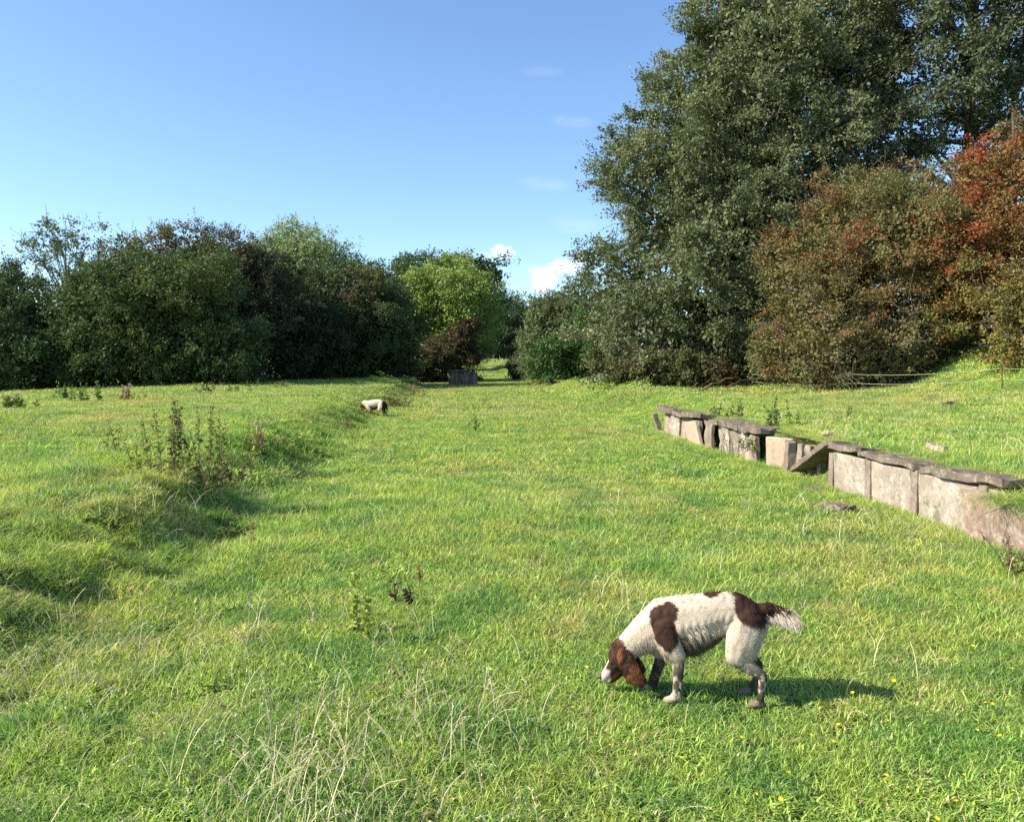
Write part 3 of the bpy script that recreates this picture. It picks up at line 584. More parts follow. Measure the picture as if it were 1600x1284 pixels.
# ------------------------------------------------------------------ platform walls
WT = unit(np.array([-K, 1.0, 0])); WN = np.array([-WT[1], WT[0], 0])         # along, and outwards over the trackbed
def slab_verts(lx, ly, lz, seed, rough=.008, cuts=5, bev=.006, chip=0.0):
    bm = bmesh.new(); bmesh.ops.create_cube(bm, size=1); bmesh.ops.scale(bm, vec=(lx, ly, lz), verts=bm.verts)
    bmesh.ops.bevel(bm, geom=bm.edges[:], offset=bev, segments=1, affect='EDGES')
    lo = [e for e in bm.edges if e.calc_length() > .12]; bmesh.ops.subdivide_edges(bm, edges=lo, cuts=cuts, use_grid_fill=True)
    v = np.array([p.co[:] for p in bm.verts]); nn = np.array([p.normal[:] for p in bm.verts])
    bm.normal_update(); bm.verts.ensure_lookup_table()
    f = [[q.index for q in p.verts] for p in bm.faces]
    bm.free()
    d = np.stack([fbm(v[:, 0] * 7 + seed, v[:, 1] * 7, v[:, 2] * 7 + k * 5, 3) for k in range(3)], 1) * rough * 1.6
    if chip:   # broken corners
        s = v / np.array([lx, ly, lz]) * 2; far_ = (np.abs(s)**6).sum(1)
        d -= v * (chip * S(1.3, 3, far_) * (.5 + .5 * vn(v[:, 0] * 9 + seed, v[:, 1] * 9, v[:, 2] * 9)))[:, None]
    return v + d, f
def place(v, c, along=WT, yaw=0.0, pitch=0.0, roll=0.0):
    """local x = outwards, y = along the wall, z = up; c = world centre"""
    m = Matrix.Rotation(math.atan2(-along[0], along[1]) + yaw, 3, 'Z') @ Matrix.Rotation(pitch, 3, 'X') @ Matrix.Rotation(roll, 3, 'Y')
    return v @ np.array(m).T + np.asarray(c)
def wpt(Y, out=0.0, z=0.0):
    X = VW - K * Y; return np.array([X, Y, 0]) + WN * out + np.array([0, 0, z])
def piece(name, parent, lx, ly, lz, c, m, seed, rough=.006, org=(0, 0, 0), chip=0.0, **kw):
    v, f = slab_verts(lx, ly, lz, seed, rough, chip=chip)
    return mesh_obj(name, place(v, c, **kw) - np.asarray(org), f, m, parent)
def walls():
    r = np.random.default_rng(8); seed = 0
    o = wpt(8.2); o[2] = 0; W = empty('platform_wall', o); setprops(W, 'long near platform wall of pale concrete panels under dark coping slabs', 'wall', 'platform wall remains beside the trackbed')
    for Yp, hh in ((9.84, .40), (8.96, .42), (8.06, .43), (7.02, .45), (6.0, .44)):
        seed += 1; piece('post', W, .10, .11, hh + .14, wpt(Yp, .012, (hh - .14) / 2 + .0), M_POST, seed, .005, o)
    for a, b in ((9.77, 9.03), (8.89, 8.13), (7.99, 7.09), (6.95, 6.07), (5.93, 5.2)):
        seed += 1; piece('panel', W, .06, a - b, .56, wpt((a + b) / 2, .02, .14), M_CONC, seed, .004, o, roll=.03 * r.normal())
    for a, b, z, p_, rr, th, wd in ((9.97, 9.25, .475, -.02, .07, .07, .40), (9.22, 8.02, .462, .012, .06, .07, .44), (8.0, 6.72, .468, -.03, .08, .08, .46), (6.45, 5.6, .56, .05, .03, .10, .42)):
        seed += 1; piece('coping_slab', W, wd, a - b, th, wpt((a + b) / 2, -.135, z), M_COPE, seed, .028, o, pitch=p_, roll=rr, chip=.16)
    # fallen coping leaning on the wall end
    c = (wpt(9.93, -.15, .50) + wpt(10.95, -.10, .02)) / 2; c[2] = .265
    s = empty('coping_slab', (c[0], c[1], 0)); setprops(s, 'fallen coping slab leaning from the wall end down to the grass', 'slab')
    piece('slab', s,   .44, 1.14, .08, c, M_COPE, 41, .018, (c[0], c[1], 0), pitch=-.43, roll=.05, chip=.08)
    # leaning pink slabs
    for i, (Yc, L, zc, m, lb) in enumerate(((6.62, .86, .13, M_PINK, 'pinkish rust stained concrete slab leaning against the near wall'), (5.72, .80, .15, M_PINK, 'pinkish slab at the right edge, half cut off by the frame'))):
        c = wpt(Yc, .17, zc); s = empty('leaning_slab', (c[0], c[1], hz(c[0], c[1]))); setprops(s, lb, 'slab')
        piece('slab', s, .055, L, .60, c, m, 44 + i, .006, s.location, roll=-.17, pitch=.02)
    # buff slab standing alone in the gap
    g = gp(1219, 728); s = empty('standing_slab', g); setprops(s, 'smooth buff square slab standing alone in the wall gap', 'slab')
    piece('slab', s, .06, .42, .56, (g[0], g[1], g[2] + .13), M_BLOCK, 50, .005, g, yaw=.72, roll=-.10, chip=.05)
    # broken stumps behind it
    o = wpt(10.9); W = empty('broken_wall', o); setprops(W, 'low broken dark wall stumps between buff slab and fallen coping', 'wall', 'platform wall remains beside the trackbed')
    for k, Yp in enumerate((11.55, 11.35, 11.12, 10.85, 10.6)):
        piece('stump', W, .12, .13, .46 + .10 * r.random(), wpt(Yp, -.12 + .05 * r.normal(), .15), M_POST, 60 + k, .03, o, roll=.15 * r.normal(), pitch=.1 * r.normal(), chip=.2)
    # ribbed middle run
    o = wpt(13.4); W = empty('platform_wall', o); setprops(W, 'ribbed middle stretch of platform wall overgrown with brambles', 'wall', 'platform wall remains beside the trackbed')
    y = 12.2; k = 0
    while y < 14.65:
        wd = .24 + .14 * r.random(); hh = .40 + .03 * r.normal()
        piece('panel' if k % 3 else 'post', W, .07, wd, hh + .14, wpt(y + wd / 2, .03 * r.normal() + (.04 if k % 3 == 0 else 0), (hh - .14) / 2), M_CONC if k % 3 else M_POST, 70 + k, .02, o, roll=.05 * r.normal(), chip=.06)
        y += wd + .005 + .015 * r.random(); k += 1
    for k, (a, b, z, p_) in enumerate(((13.9, 12.95, .455, .04), (14.65, 13.95, .435, -.06), (12.9, 12.1, .46, -.03))):
        piece('coping_slab', W, .40, a - b, .09, wpt((a + b) / 2, -.08, z), M_COPE, 90 + k, .03, o, pitch=p_, roll=.1 * r.normal(), chip=.16)
    # far end
    o = wpt(16.3); W = empty('platform_wall', o); setprops(W, 'farthest right stretch of platform wall with pinkish panels and sagging coping', 'wall', 'platform wall remains beside the trackbed')
    for k, (a, b) in enumerate(((17.6, 17.05), (17.0, 16.35), (16.28, 15.6), (15.5, 15.0))):
        piece('panel', W, .07, a - b, .54, wpt((a + b) / 2, .02 + .03 * (k % 2), .13), (M_PINK, M_CONC)[k % 2], 100 + k, .01, o, roll=.06 * r.normal())
    piece('post', W, .10, .10, .56, wpt(17.72, .16, .10), M_POST, 110, .01, o, roll=-.3)
    for k, (a, b, z, p_) in enumerate(((17.85, 16.75, .45, .03), (16.75, 15.0, .445, -.04))):
        piece('coping_slab', W, .44, a - b, .10, wpt((a + b) / 2, -.05, z), M_COPE, 114 + k, .035, o, pitch=p_, roll=.06, chip=.14)
    c = wpt(15.05, .17, .12); s = empty('leaning_slab', (c[0], c[1], 0)); setprops(s, 'tilted buff slab leaning on the farthest right wall stretch', 'slab')
    piece('slab', s, .06, .70, .56, c, M_BLOCK, 120, .006, (c[0], c[1], 0), roll=-.22, pitch=-.12, chip=.05)
    # the remnant far down the field; darker stone colours stand in for shade
    p0 = at(700, 597, 52); p1 = at(746, 597, 50); z0 = hz(p0[0], 52); c = (p0 + p1) / 2; c[2] = z0 + .4; a = unit(np.array([p1[0] - p0[0], -2.0, 0])); o = (c[0], c[1], z0)
    W = empty('platform_wall', o); setprops(W, 'dark shaded wall remnant in the distance under the trees', 'wall', 'platform wall remains beside the trackbed')
    for k in range(8):
        hh = 1.0 - .18 * r.random(); piece('panel', W, .10 + .05 * (k % 2), .30, hh, c + a * (k - 3.5) * .34 + np.array([0, 0, hh / 2 - .55]), M_POST if k % 3 else M_COPE, 130 + k, .03, o, along=a, roll=.07 * r.normal(), chip=.12)
    piece('coping_slab', W, .45, 1.9, .09, c + np.array([0, 0, .47]) - a * .3, M_COPE, 139, .05, o, along=a, chip=.15, pitch=.03)
    # loose stones
    def stone(px, py, lx, ly, lz, m, label, seed, yaw=0, lift=.02, roll=0.0):
        g = gp(px, py); s = piece('stone', None, lx, ly, lz, (0, 0, lift), m, seed, .03, (0, 0, 0), yaw=yaw, roll=roll, chip=.25); s.location = g; setprops(s, label, 'stone')
    stone(1300, 796, .30, .44, .05, M_COPE, 'flat grey stone lying in the grass in front of the near wall', 150, .4, .03, -.06)
    stone(1294, 682, .08, .20, .04, M_BLOCK, 'pale stone lying on the turf above the wall gap', 151, 1.2, .04)
    stone(1465, 708, .08, .22, .06, M_CONC, 'small pale stone on the turf just behind the near coping', 152, .2, .06)
    stone(440, 749, .07, .18, .03, M_CONC, 'small pale stone in the grass right of the dry weeds', 153, 1.2, .03)
    stone(1268, 765, .18, .30, .04, M_COPE, 'half buried buff stone left of the near wall end', 154, .3, .01)
    stone(1480, 637, .05, .28, .05, M_COPE, 'rusty brown lump lying in the far right grass', 155, 1.5, .08)
walls()

# ------------------------------------------------------------------ weeds, fence, wood
def weed(name, label, cat, g, h, stems, cs, leaf, per, seed, spread=.1, lean=.15, group=None, heads=0, hcol=(.5, .42, .3), stemc=(.16, .13, .05), aspect=.4, top=.0, sw=.004):
    q = np.random.default_rng(seed); s = MB(); V, Fa, Cc = [], [], []; n0 = 0; ST = []
    for i in range(stems):
        a = q.random() * 6.28; rr = spread * math.sqrt(q.random()); hh = h * (.55 + .45 * q.random() if i else 1.0)
        la = q.random() * 6.28; le = lean * (.3 + q.random()); t = np.linspace(0, 1, 6)
        p = np.stack([rr * math.cos(a) + math.cos(la) * le * hh * t**1.5, rr * math.sin(a) + math.sin(la) * le * hh * t**1.5, hh * t - .02], 1)
        s.tube(p, np.linspace(sw, sw * .4, 6), 4, np.array(stemc) * (.8 + .4 * q.random()), False); ST.append(s); s = MB() if stems <= 8 else s
        n = int(per * (hh / h)); tq = top + (1 - top) * q.random(n)**.9; P = np.stack([np.interp(tq, t, p[:, k]) for k in range(3)], 1)
        D = unit(q.normal(0, 1, (n, 3)) * np.array([1, 1, .6]) + np.array([0, 0, .35])); L = leaf * (.5 + q.random(n)) * (1.25 - .75 * tq)
        L = L * 1.25; P = P + unit(q.normal(0, 1, (n, 3))) * (leaf * .35 * q.random((n, 1)))
        v, f = cards(P, D, unit(q.normal(0, 1, (n, 3))), L, L * aspect); c = np.array(cs)[q.integers(0, len(cs), n)] * (.7 + .6 * q.random((n, 1)))
        V.append(v); Fa.append(f + n0); Cc.append(np.repeat(c, 4, 0)); n0 += len(v)
        for _ in range(heads):
            e = p[-1] + q.normal(0, .035, 3) * np.array([1, 1, .8]); m_ = 26; D = unit(q.normal(0, 1, (m_, 3)) + np.array([0, 0, .5])); v, f = cards(np.tile(e, (m_, 1)), D, unit(q.normal(0, 1, (m_, 3))), np.full(m_, .028), np.full(m_, .007))
            V.append(v); Fa.append(f + n0); Cc.append(np.tile(np.array(hcol), (len(v), 1))); n0 += len(v)
    root = empty(name, g); setprops(root, label, cat, group)
    if stems <= 8:
        for s in ST: s.build('stem', M_WEED, root, col=True)
    else: V.append(np.concatenate(s.v)); Fa.append(np.array(s.f) + n0); Cc.append(np.concatenate(s.c))
    mesh_obj('foliage', np.concatenate(V), np.concatenate(Fa), M_WEED, root, np.concatenate(Cc))
    return root
def hpx(px, py, ph):      # plant height from its pixel height
    g = gp(px, py); return g, ph * g[1] / F
def weeds():
    dk = [(.10, .12, .035), (.07, .085, .03), (.14, .12, .05)]; dry = [(.24, .17, .09), (.17, .12, .06), (.30, .22, .13)]; grn = [(.13, .22, .05), (.10, .16, .04)]; red = [(.26, .09, .05), (.20, .07, .04)]; lime = [(.36, .44, .09), (.26, .34, .07), (.42, .44, .12)]
    G = 'tall dry weeds on the left bank'
    L = [('nettle', 'leaning dark dry weed, leftmost of the group on the bank', 178, 706, 56, 3, dk, .035, 45, .10, .25, 0),
         ('nettle', 'slender weed stalk with spaced leaf whorls left of the tallest weed', 225, 722, 92, 2, dk + lime[:1], .035, 55, .06, .12, 0),
         ('nettle', 'tallest bushy weed in the middle of the left bank', 285, 738, 116, 8, dk + dry[:1], .042, 90, .24, .18, 0),
         ('nettle', 'dark leafy weed pair right of the tallest weed', 330, 728, 98, 5, dk, .04, 80, .16, .12, 0),
         ('nettle', 'low yellowing weed tangle beneath the tallest weed', 262, 742, 60, 8, dk + lime, .04, 45, .35, .4, 0),
         ('thistle', 'brown withered thistle with pale heads right of the bank weeds', 400, 712, 54, 7, dry, .045, 45, .12, .22, 2),
         ('nettle', 'small dark weed spike just left of the withered thistle', 386, 706, 58, 1, dk, .03, 45, .03, .08, 0)]
    for k, (nm, lb, px, py, ph, st, cs, lf, per, sp, ln, hd) in enumerate(L):
        g, h = hpx(px, py, ph); weed(nm, lb, 'weed', g, h, st, cs, lf, per, 200 + k, sp, ln, G, hd)
    L = [('thistle', 'pinkish withered thistle standing before the dark hedge', 197, 626, 26, 8, dry, .06, 45, .22, .25, 3, (.55, .42, .38)),
         ('thistle', 'pale green thistle cluster before the hedge, left of the pinkish one', 135, 628, 34, 7, grn, .09, 50, .45, .2, 0, None),
         ('thistle', 'smaller green thistle left of the pale green cluster', 100, 624, 24, 6, grn, .08, 45, .3, .2, 0, None),
         ('thistle', 'dark low thistle near the left edge of the field', 30, 638, 24, 10, dk + grn, .08, 55, .38, .6, 1, (.5, .5, .4)),
         ('thistle', 'thin green thistle by the hedge at far left', 25, 612, 22, 3, grn, .07, 30, .15, .1, 0, None),
         ('thistle', 'pale tufted thistle right of the pinkish withered one', 220, 624, 14, 5, lime, .05, 30, .3, .3, 1, (.5, .45, .35)),
         ('nettle', 'green weed clump at the shadow edge of the hedge', 350, 612, 14, 9, grn, .09, 40, 1.2, .3, 0, None),
         ('nettle', 'green weeds at the hedge foot by the middle shadow', 430, 606, 14, 8, grn, .09, 40, 1.1, .3, 0, None)]
    for k, (nm, lb, px, py, ph, st, cs, lf, per, sp, ln, hd, hc) in enumerate(L):
        g, h = hpx(px, py, ph); weed(nm, lb, 'weed', g, h, st, cs, lf, per, 220 + k, sp, ln, 'thistles before the left hedge', hd, hc or (.5, .4, .3), sw=.008)
    L = [('dock', 'tall yellow green dock with seeded stalk in the left foreground', 553, 985, 118, 1, lime, .034, 190, .02, .16, .0),
         ('dock', 'leaning yellow green dock right of the tall one', 574, 1000, 100, 1, lime, .032, 150, .02, .28, .0),
         ('dock', 'dark red curled dock beside the yellow green docks', 612, 940, 42, 3, [(.10, .04, .025), (.06, .035, .02)], .035, 14, .03, .3, .0),
         ('dock', 'dark curled dock right of the red one', 640, 946, 36, 3, [(.07, .04, .025), (.05, .035, .02)], .035, 14, .03, .35, .0),
         ('dock', 'thin rusty dock spike at the top right of the docks', 655, 915, 36, 1, red, .018, 45, .01, .1, .3),
         ('dock', 'rusty pink dock spike standing alone on the left slope', 398, 858, 52, 2, [(.42, .22, .12), (.36, .17, .10)], .018, 70, .04, .12, .3),
         ('dock', 'short rusty dock in the mid field', 760, 800, 22, 2, red, .018, 30, .04, .2, .1),
         ('dock', 'small dark dock far up the field centre', 745, 672, 26, 3, dk, .05, 25, .10, .25, .0),
         ('dock', 'thin brown dock left of the small dark far dock', 737, 665, 16, 2, dry, .04, 20, .06, .2, .0),
         ('dock', 'pale brown dock beside the brown spot mid field', 808, 790, 24, 1, dry, .02, 30, .03, .1, .2)]
    for k, (nm, lb, px, py, ph, st, cs, lf, per, sp, ln, tp) in enumerate(L):
        g, h = hpx(px, py, ph); weed(nm, lb, 'weed', g, h, st, cs, lf, per, 240 + k, sp, ln, 'docks in the pasture', 0, stemc=tuple(np.array(cs[0]) * .7), top=tp, aspect=.5, sw=.0035)
    L = [('bramble', 'dead brown bramble heap behind the far dog', 622, 636, 26, 26, dry + dk[:1], .07, 26, .40, .9, 0),
         ('bramble', 'greyish dead bramble on the small rise above the brown heap', 648, 620, 24, 22, dry, .06, 22, .45, .7, 0),
         ('bramble', 'dark bramble mound on the slope in front of the far dog', 535, 668, 16, 16, dk + dry, .05, 22, .30, .9, 0),
         ('bramble', 'green thorn sapling with arching stem behind the wall gap', 1205, 668, 52, 4, [(.07, .12, .04), (.05, .09, .03)], .05, 60, .12, .35, 0),
         ('bramble', 'second thorn sapling right of the arching one behind the wall', 1228, 664, 46, 3, [(.07, .12, .04), (.05, .09, .03)], .045, 55, .22, .15, 0),
         ('bramble', 'small dark sapling behind the middle wall stretch', 1153, 652, 30, 3, [(.06, .10, .035), (.08, .10, .03)], .045, 50, .08, .2, 0),
         ('bramble', 'low bush of dark leaves behind the farthest right wall', 1122, 652, 24, 6, [(.07, .11, .035), (.10, .13, .04)], .045, 40, .25, .4, 0),
         ('bramble', 'lone small sapling in the far right grass', 1328, 652, 22, 3, [(.10, .15, .04)], .04, 34, .08, .2, 0),
         ('bramble', 'leafy bramble spilling over the middle wall stretch', 1192, 705, 40, 18, [(.12, .15, .05), (.20, .20, .08), (.08, .10, .035)], .045, 40, .34, .6, 0),
         ('bramble', 'dry nettle tangle growing by the broken stumps', 1268, 718, 44, 16, [(.14, .13, .05), (.22, .17, .08), (.07, .09, .03)], .035, 46, .22, .35, 0),
         ('bramble', 'thin dead bramble stems climbing the ribbed wall', 1150, 706, 44, 12, [(.20, .15, .08), (.10, .12, .04)], .03, 22, .42, .3, 0),
         ('bramble', 'dark withered bramble at the right edge below the pink slab', 1594, 900, 76, 16, [(.10, .06, .04), (.16, .11, .07)], .03, 34, .12, .5, 0),
         ('bramble', 'low brown bramble under the tall bank weeds', 320, 752, 40, 34, dry + dk, .04, 24, .55, .9, 0)]
    for k, (nm, lb, px, py, ph, st, cs, lf, per, sp, ln, hd) in enumerate(L):
        g, h = hpx(px, py, ph); weed(nm, lb, 'bramble', g, h, st, cs, lf, per, 260 + k, sp, ln, 'brambles around the old platforms', hd, sw=.005)
    # turf clump hanging over the leaning slab
    c = wpt(6.42, .16, .42); o = clump('turf_clump', 1100, .20, .14, .30, .0038, 3, 1.5, .10, 77, M_GRASS, link=True, arch=1.5); o.location = tuple(c); o.scale = (1, 1.3, .9)
    setprops(o, 'bright grass tuft hanging over the pink slab beside the coping', 'grass tuft')
    # electric fence
    pts = [np.array([22.0, 9.5]), np.array([16.2, 14.0]), np.array([12.0, 19.6]), np.array([10.0, 23.5]), np.array([8.4, 28.0])]
    P = [np.array([x, y, hz(x, y)]) for x, y in pts]; W = empty('electric_fence', P[2]); setprops(W, 'two strand electric fence on thin dark posts along the right', 'fence')
    m1 = mat('fence_post_plastic', (.06, .075, .05), .5); m2 = mat('fence_tape', (.50, .50, .30), .5)
    for p in P:
        mb = MB(); mb.tube(np.array([p - [0, 0, .1], p + [0, 0, .78]]) - P[2], [.014, .011], 6)
        for zz in (.24, .50, .70): mb.tube(np.array([p + [-.03, 0, zz], p + [.03, 0, zz]]) - P[2], [.008, .008], 5)
        mb.build('post', m1, W)
    for zz in (.24, .50):
        ln = []
        for a, b in zip(P[:-1], P[1:]):
            t = np.linspace(0, 1, 8)[:-1, None]; ln.append((a * (1 - t) + b * t) + np.array([0, 0, 1.]) * (zz - .08 * 4 * t * (1 - t)))
        ln = np.concatenate(ln + [P[-1][None] + [0, 0, zz]]); mb = MB(); mb.tube(ln - P[2], np.full(len(ln), .0045), 4); mb.build('wire', m2, W)
    # fallen wood under the giant tree
    mw = stonemat('dead_wood', (.14, .075, .045), (.10, .06, .04), (.22, .15, .10), .4)
    for k, (x0, y0, x1, y1, rad, lb) in enumerate(((1095, 602, 1160, 590, .09, 'thick fallen branch lying under the giant tree'), (1120, 604, 1200, 594, .06, 'reddish fallen branch crossing the thick one'), (1165, 604, 1195, 578, .04, 'upright broken branch at the right of the fallen wood'), (1080, 600, 1140, 598, .05, 'short fallen branch at the left of the fallen wood'))):
        a = at(x0, y0, 27 + k * .4); b = at(x1, y1, 27.6 + k * .3); a[2] = hz(a[0], a[1]) + .05; b[2] = max(hz(b[0], b[1]) + .06, b[2]); q = np.random.default_rng(300 + k)
        t = np.linspace(0, 1, 8)[:, None]; p = a * (1 - t) + b * t + q.normal(0, .06, (8, 3)); p[:, 2] += .12 * np.sin(t[:, 0] * 3.1); mb = MB(); mb.tube(p - a, np.linspace(rad, rad * .35, 8) * .6, 7)
        o = mb.build('fallen_branch', mw); o.location = tuple(a); setprops(o, lb, 'branch', 'fallen wood under the giant tree')
    # buttercups
    def cup():
        mb = MB(); mb.tube(np.array([[0, 0, 0], [.01, 0, .05], [.012, .004, .10]]), [.0012, .001, .001], 4, (.22, .30, .06), False)
        for k in range(6):
            a = k / 6 * 6.28; c_, s_ = math.cos(a), math.sin(a); q_ = lambda r_, w_, z_: [(.012 + r_ * c_ - w_ * s_), (.004 + r_ * s_ + w_ * c_), z_]
            mb.add([q_(.001, 0, .10), q_(.009, -.006, .106), q_(.013, 0, .108), q_(.009, .006, .106)], [(0, 1, 2, 3)], (.90, .66, .03))
        return mb.build('buttercup', M_WEED, col=True)
    fl = [(1340, 1085), (1387, 1120), (1477, 1122), (1550, 1094), (1545, 1098), (1522, 1140), (1570, 1150), (1315, 1138), (1300, 1155), (1255, 1145), (1371, 1216), (1386, 1217), (1410, 1218), (1333, 1236), (1225, 1235), (1498, 1257), (1510, 1205), (1576, 1048), (1518, 1175), (1240, 1217), (1460, 1275), (1175, 1240), (1330, 1182), (1405, 1064),
          (970, 1015), (918, 1042), (1408, 912), (1325, 910), (1180, 918), (1455, 960), (1525, 1010), (1150, 1150), (1060, 1190), (950, 1160), (1110, 905), (1240, 880), (1490, 985), (900, 1100), (1430, 1150), (1580, 1230)]
    q = np.random.default_rng(5); c0 = None
    for i, (px, py) in enumerate(fl):
        g = gp(px, py + 22 * (py - 500) / 600)
        if c0 is None: o = c0 = cup()
        else: o = c0.copy(); COL.objects.link(o)
        sc_ = .75 + .6 * q.random(); o.location = (g[0], g[1], g[2]); o.rotation_euler = (.25 * q.normal(), .25 * q.normal(), q.random() * 6.28); o.scale = (sc_ * .6, sc_ * .6, sc_ * .55)
        setprops(o, 'small yellow buttercup flower standing in the short green grass', 'flower', 'buttercups in the grass')
weeds()

# ------------------------------------------------------------------ the dogs
def dog(label, loc, rotz, seed, variant=0, scale=(1, 1, 1)):
    q = np.random.default_rng(seed); beads = []       # centre, radii, region
    def chain(st, reg, step=.35):
        for a, b in zip(st[:-1], st[1:]):
            a = np.array(a, float); b = np.array(b, float); L = np.linalg.norm(b[:3] - a[:3]); n = max(2, int(L / (min(a[3:].min(), b[3:].min()) * step)))
            for t in np.linspace(0, 1, n, endpoint=False): beads.append((*(a * (1 - t) + b * t), reg))
        beads.append((*st[-1], reg))
    # x, y, z, rx, ry, rz
    chain([(-.345, 0, .215, .05, .045, .05), (-.30, 0, .248, .062, .055, .066), (-.24, 0, .285, .085, .066, .088), (-.175, 0, .322, .10, .078, .112), (-.10, 0, .328, .11, .084, .120), (0, 0, .350, .11, .084, .108), (.08, 0, .374, .10, .076, .094), (.15, 0, .370, .095, .074, .098), (.21, 0, .345, .085, .072, .092), (.25, 0, .335, .055, .058, .078)], 0)
    chain([(-.20, 0, .25, .06, .045, .07), (-.14, 0, .236, .06, .05, .045), (-.06, 0, .252, .07, .055, .04), (.03, 0, .285, .07, .05, .035)], 0)
    for s in (-1, 1):
        near = s < 0; dz = 0.0
        # hind leg
        hx = 0.0 if near else .035; fx = .268 if near else .235
        chain([(.195 + hx * .3, s * .045, .335, .085, .042, .085), (.175 + hx * .6, s * .062, .265, .072, .038, .075), (.155 + hx, s * .066, .215, .052, .033, .05)], 1)
        chain([(.150 + hx, s * .066, .215, .047, .030, .047), (.21 + hx * .6, s * .067, .175, .034, .024, .036), (.272 + hx * .1, s * .067, .14, .021, .019, .024)], 2)
        chain([(.274 + hx * .1, s * .067, .138, .021, .018, .022), (.268, s * .068, .08, .018, .016, .018), ((fx - .268) * .6 + .266, s * .068, .03, .019, .018, .018)], 2)
        chain([(fx, s * .068, .022, .022, .021, .020), (fx - .035, s * .068, .014, .026, .024, .016)], 3)
        # front leg
        if near:
            chain([(-.165, -.05, .30, .065, .040, .075), (-.145, -.062, .245, .052, .036, .055), (-.112, -.064, .205, .040, .030, .040)], 1)
            chain([(-.112, -.064, .205, .038, .029, .038), (-.108, -.064, .155, .029, .024, .03), (-.108, -.064, .10, .024, .021, .024), (-.114, -.064, .05, .020, .018, .02), (-.122, -.064, .022, .022, .020, .018)], 2)
            chain([(-.122, -.064, .02, .024, .023, .018), (-.150, -.064, .013, .026, .025, .015)], 3)
        else:
            chain([(-.175, .05, .29, .06, .036, .07), (-.165, .060, .22, .046, .032, .05)], 1)
            chain([(-.165, .06, .21, .036, .027, .036), (-.185, .062, .14, .028, .022, .028), (-.205, .062, .08, .023, .020, .023), (-.225, .062, .03, .021, .019, .02)], 2)
            chain([(-.228, .062, .02, .024, .023, .018), (-.256, .062, .013, .026, .025, .015)], 3)
    # head
    chain([(-.352, 0, .215, .046, .044, .045), (-.368, 0, .185, .056, .054, .058), (-.378, 0, .155, .050, .047, .050)], 4)
    beads.append((-.398, 0, .172, .034, .036, .034, 4)); beads.append((-.405, .024, .158, .018, .016, .018, 4)); beads.append((-.405, -.024, .158, .018, .016, .018, 4))
    chain([(-.392, 0, .135, .040, .034, .038), (-.415, 0, .108, .030, .027, .030), (-.438, 0, .082, .024, .023, .023), (-.448, 0, .070, .019, .019, .019)], 5, .25)
    chain([(-.375, 0, .105, .030, .027, .026), (-.398, 0, .078, .024, .022, .022), (-.425, 0, .058, .017, .017, .015)], 5, .25)
    for s in (-1, 1):
        chain([(-.358, s * .050, .200, .020, .012, .020), (-.346, s * .060, .175, .030, .013, .032), (-.328, s * .066, .142, .038, .014, .040), (-.305, s * .066, .112, .036, .014, .032), (-.278, s * .062, .094, .022, .012, .018)], 6)
    # tail
    if variant == 0: tl = [(.245, 0, .385, .035, .030, .032), (.29, 0, .402, .022, .02, .021), (.33, -.005, .400, .017, .015, .016), (.37, -.012, .392, .013, .012, .013), (.405, -.015, .375, .009, .009, .009)]
    else: tl = [(.25, 0, .38, .034, .030, .032), (.29, 0, .355, .022, .02, .022), (.315, 0, .30, .017, .016, .017), (.325, 0, .24, .012, .012, .012), (.33, 0, .20, .008, .008, .008)]
    chain(tl, 7)
    B = np.array(beads, float); reg = B[:, 6].astype(int); lg_ = np.isin(reg, (2, 3)); B[lg_, 3:6] *= .90; ctr = B[:, :3]; rad = B[:, 3:6]
    bm = bmesh.new(); bmesh.ops.create_icosphere(bm, subdivisions=2, radius=1); sv = np.array([v.co[:] for v in bm.verts]); sf = np.array([[v.index for v in f.verts] for f in bm.faces]); bm.free()
    V = (ctr[:, None] + sv[None] * rad[:, None]).reshape(-1, 3); Fc = (sf[None] + (np.arange(len(B)) * len(sv))[:, None, None]).reshape(-1, 3)
    tmp = mesh_obj('tmp', V, Fc, M_BARK); md = tmp.modifiers.new('r', 'REMESH'); md.mode = 'VOXEL'; md.voxel_size = .0055; ms = tmp.modifiers.new('s', 'SMOOTH'); ms.iterations = 5; ms.factor = .6
    dg = bpy.context.evaluated_depsgraph_get(); ev = tmp.evaluated_get(dg); me = bpy.data.meshes.new_from_object(ev)
    bpy.data.objects.remove(tmp)
    nv = len(me.vertices); P = np.zeros(nv * 3, np.float32); me.vertices.foreach_get('co', P); P = P.reshape(-1, 3).astype(float)
    def region(p):
        out = np.zeros(len(p), int)
        for i in range(0, len(p), 4000):
            d = (((p[i:i + 4000, None] - ctr[None]) / rad[None])**2).sum(2); out[i:i + 4000] = reg[d.argmin(1)]
        return out
    WH = np.array([.56, .455, .345]); BR = np.array([.052, .025, .017]); GI = np.array([.20, .075, .03]); MUD_SHADE = np.array([.11, .085, .055]); DRK = np.array([.03, .022, .015])
    def colour(p, rg):
        x, y, z = p.T; n1 = fbm(x * 22 + seed, y * 22, z * 22, 3); n2 = fbm(x * 60, y * 60 + 4, z * 60, 2); n3 = fbm(x * 120, y * 120 + 4, z * 60, 2)
        c = np.tile(WH, (len(p), 1)) * (1 + .10 * n1[:, None])
        def over(mask, colr, a=1.0):
            a = (mask * a)[:, None]; c[:] = c * (1 - a) + np.asarray(colr) * a
        body = np.isin(rg, (0, 1))
        ell = lambda cx, cz, rx, rz, sk=0: S(1.12, .92, ((x - cx - sk * (z - cz)) / rx)**2 + ((z - cz) / rz)**2 + .7 * n1 + .25 * n2)
        fl = np.isin(rg, (0, 1)) & (x > -.30)
        over(fl * S(.42, .55, n2 + .35 * n3), (.36, .22, .14), .55)           # ticking
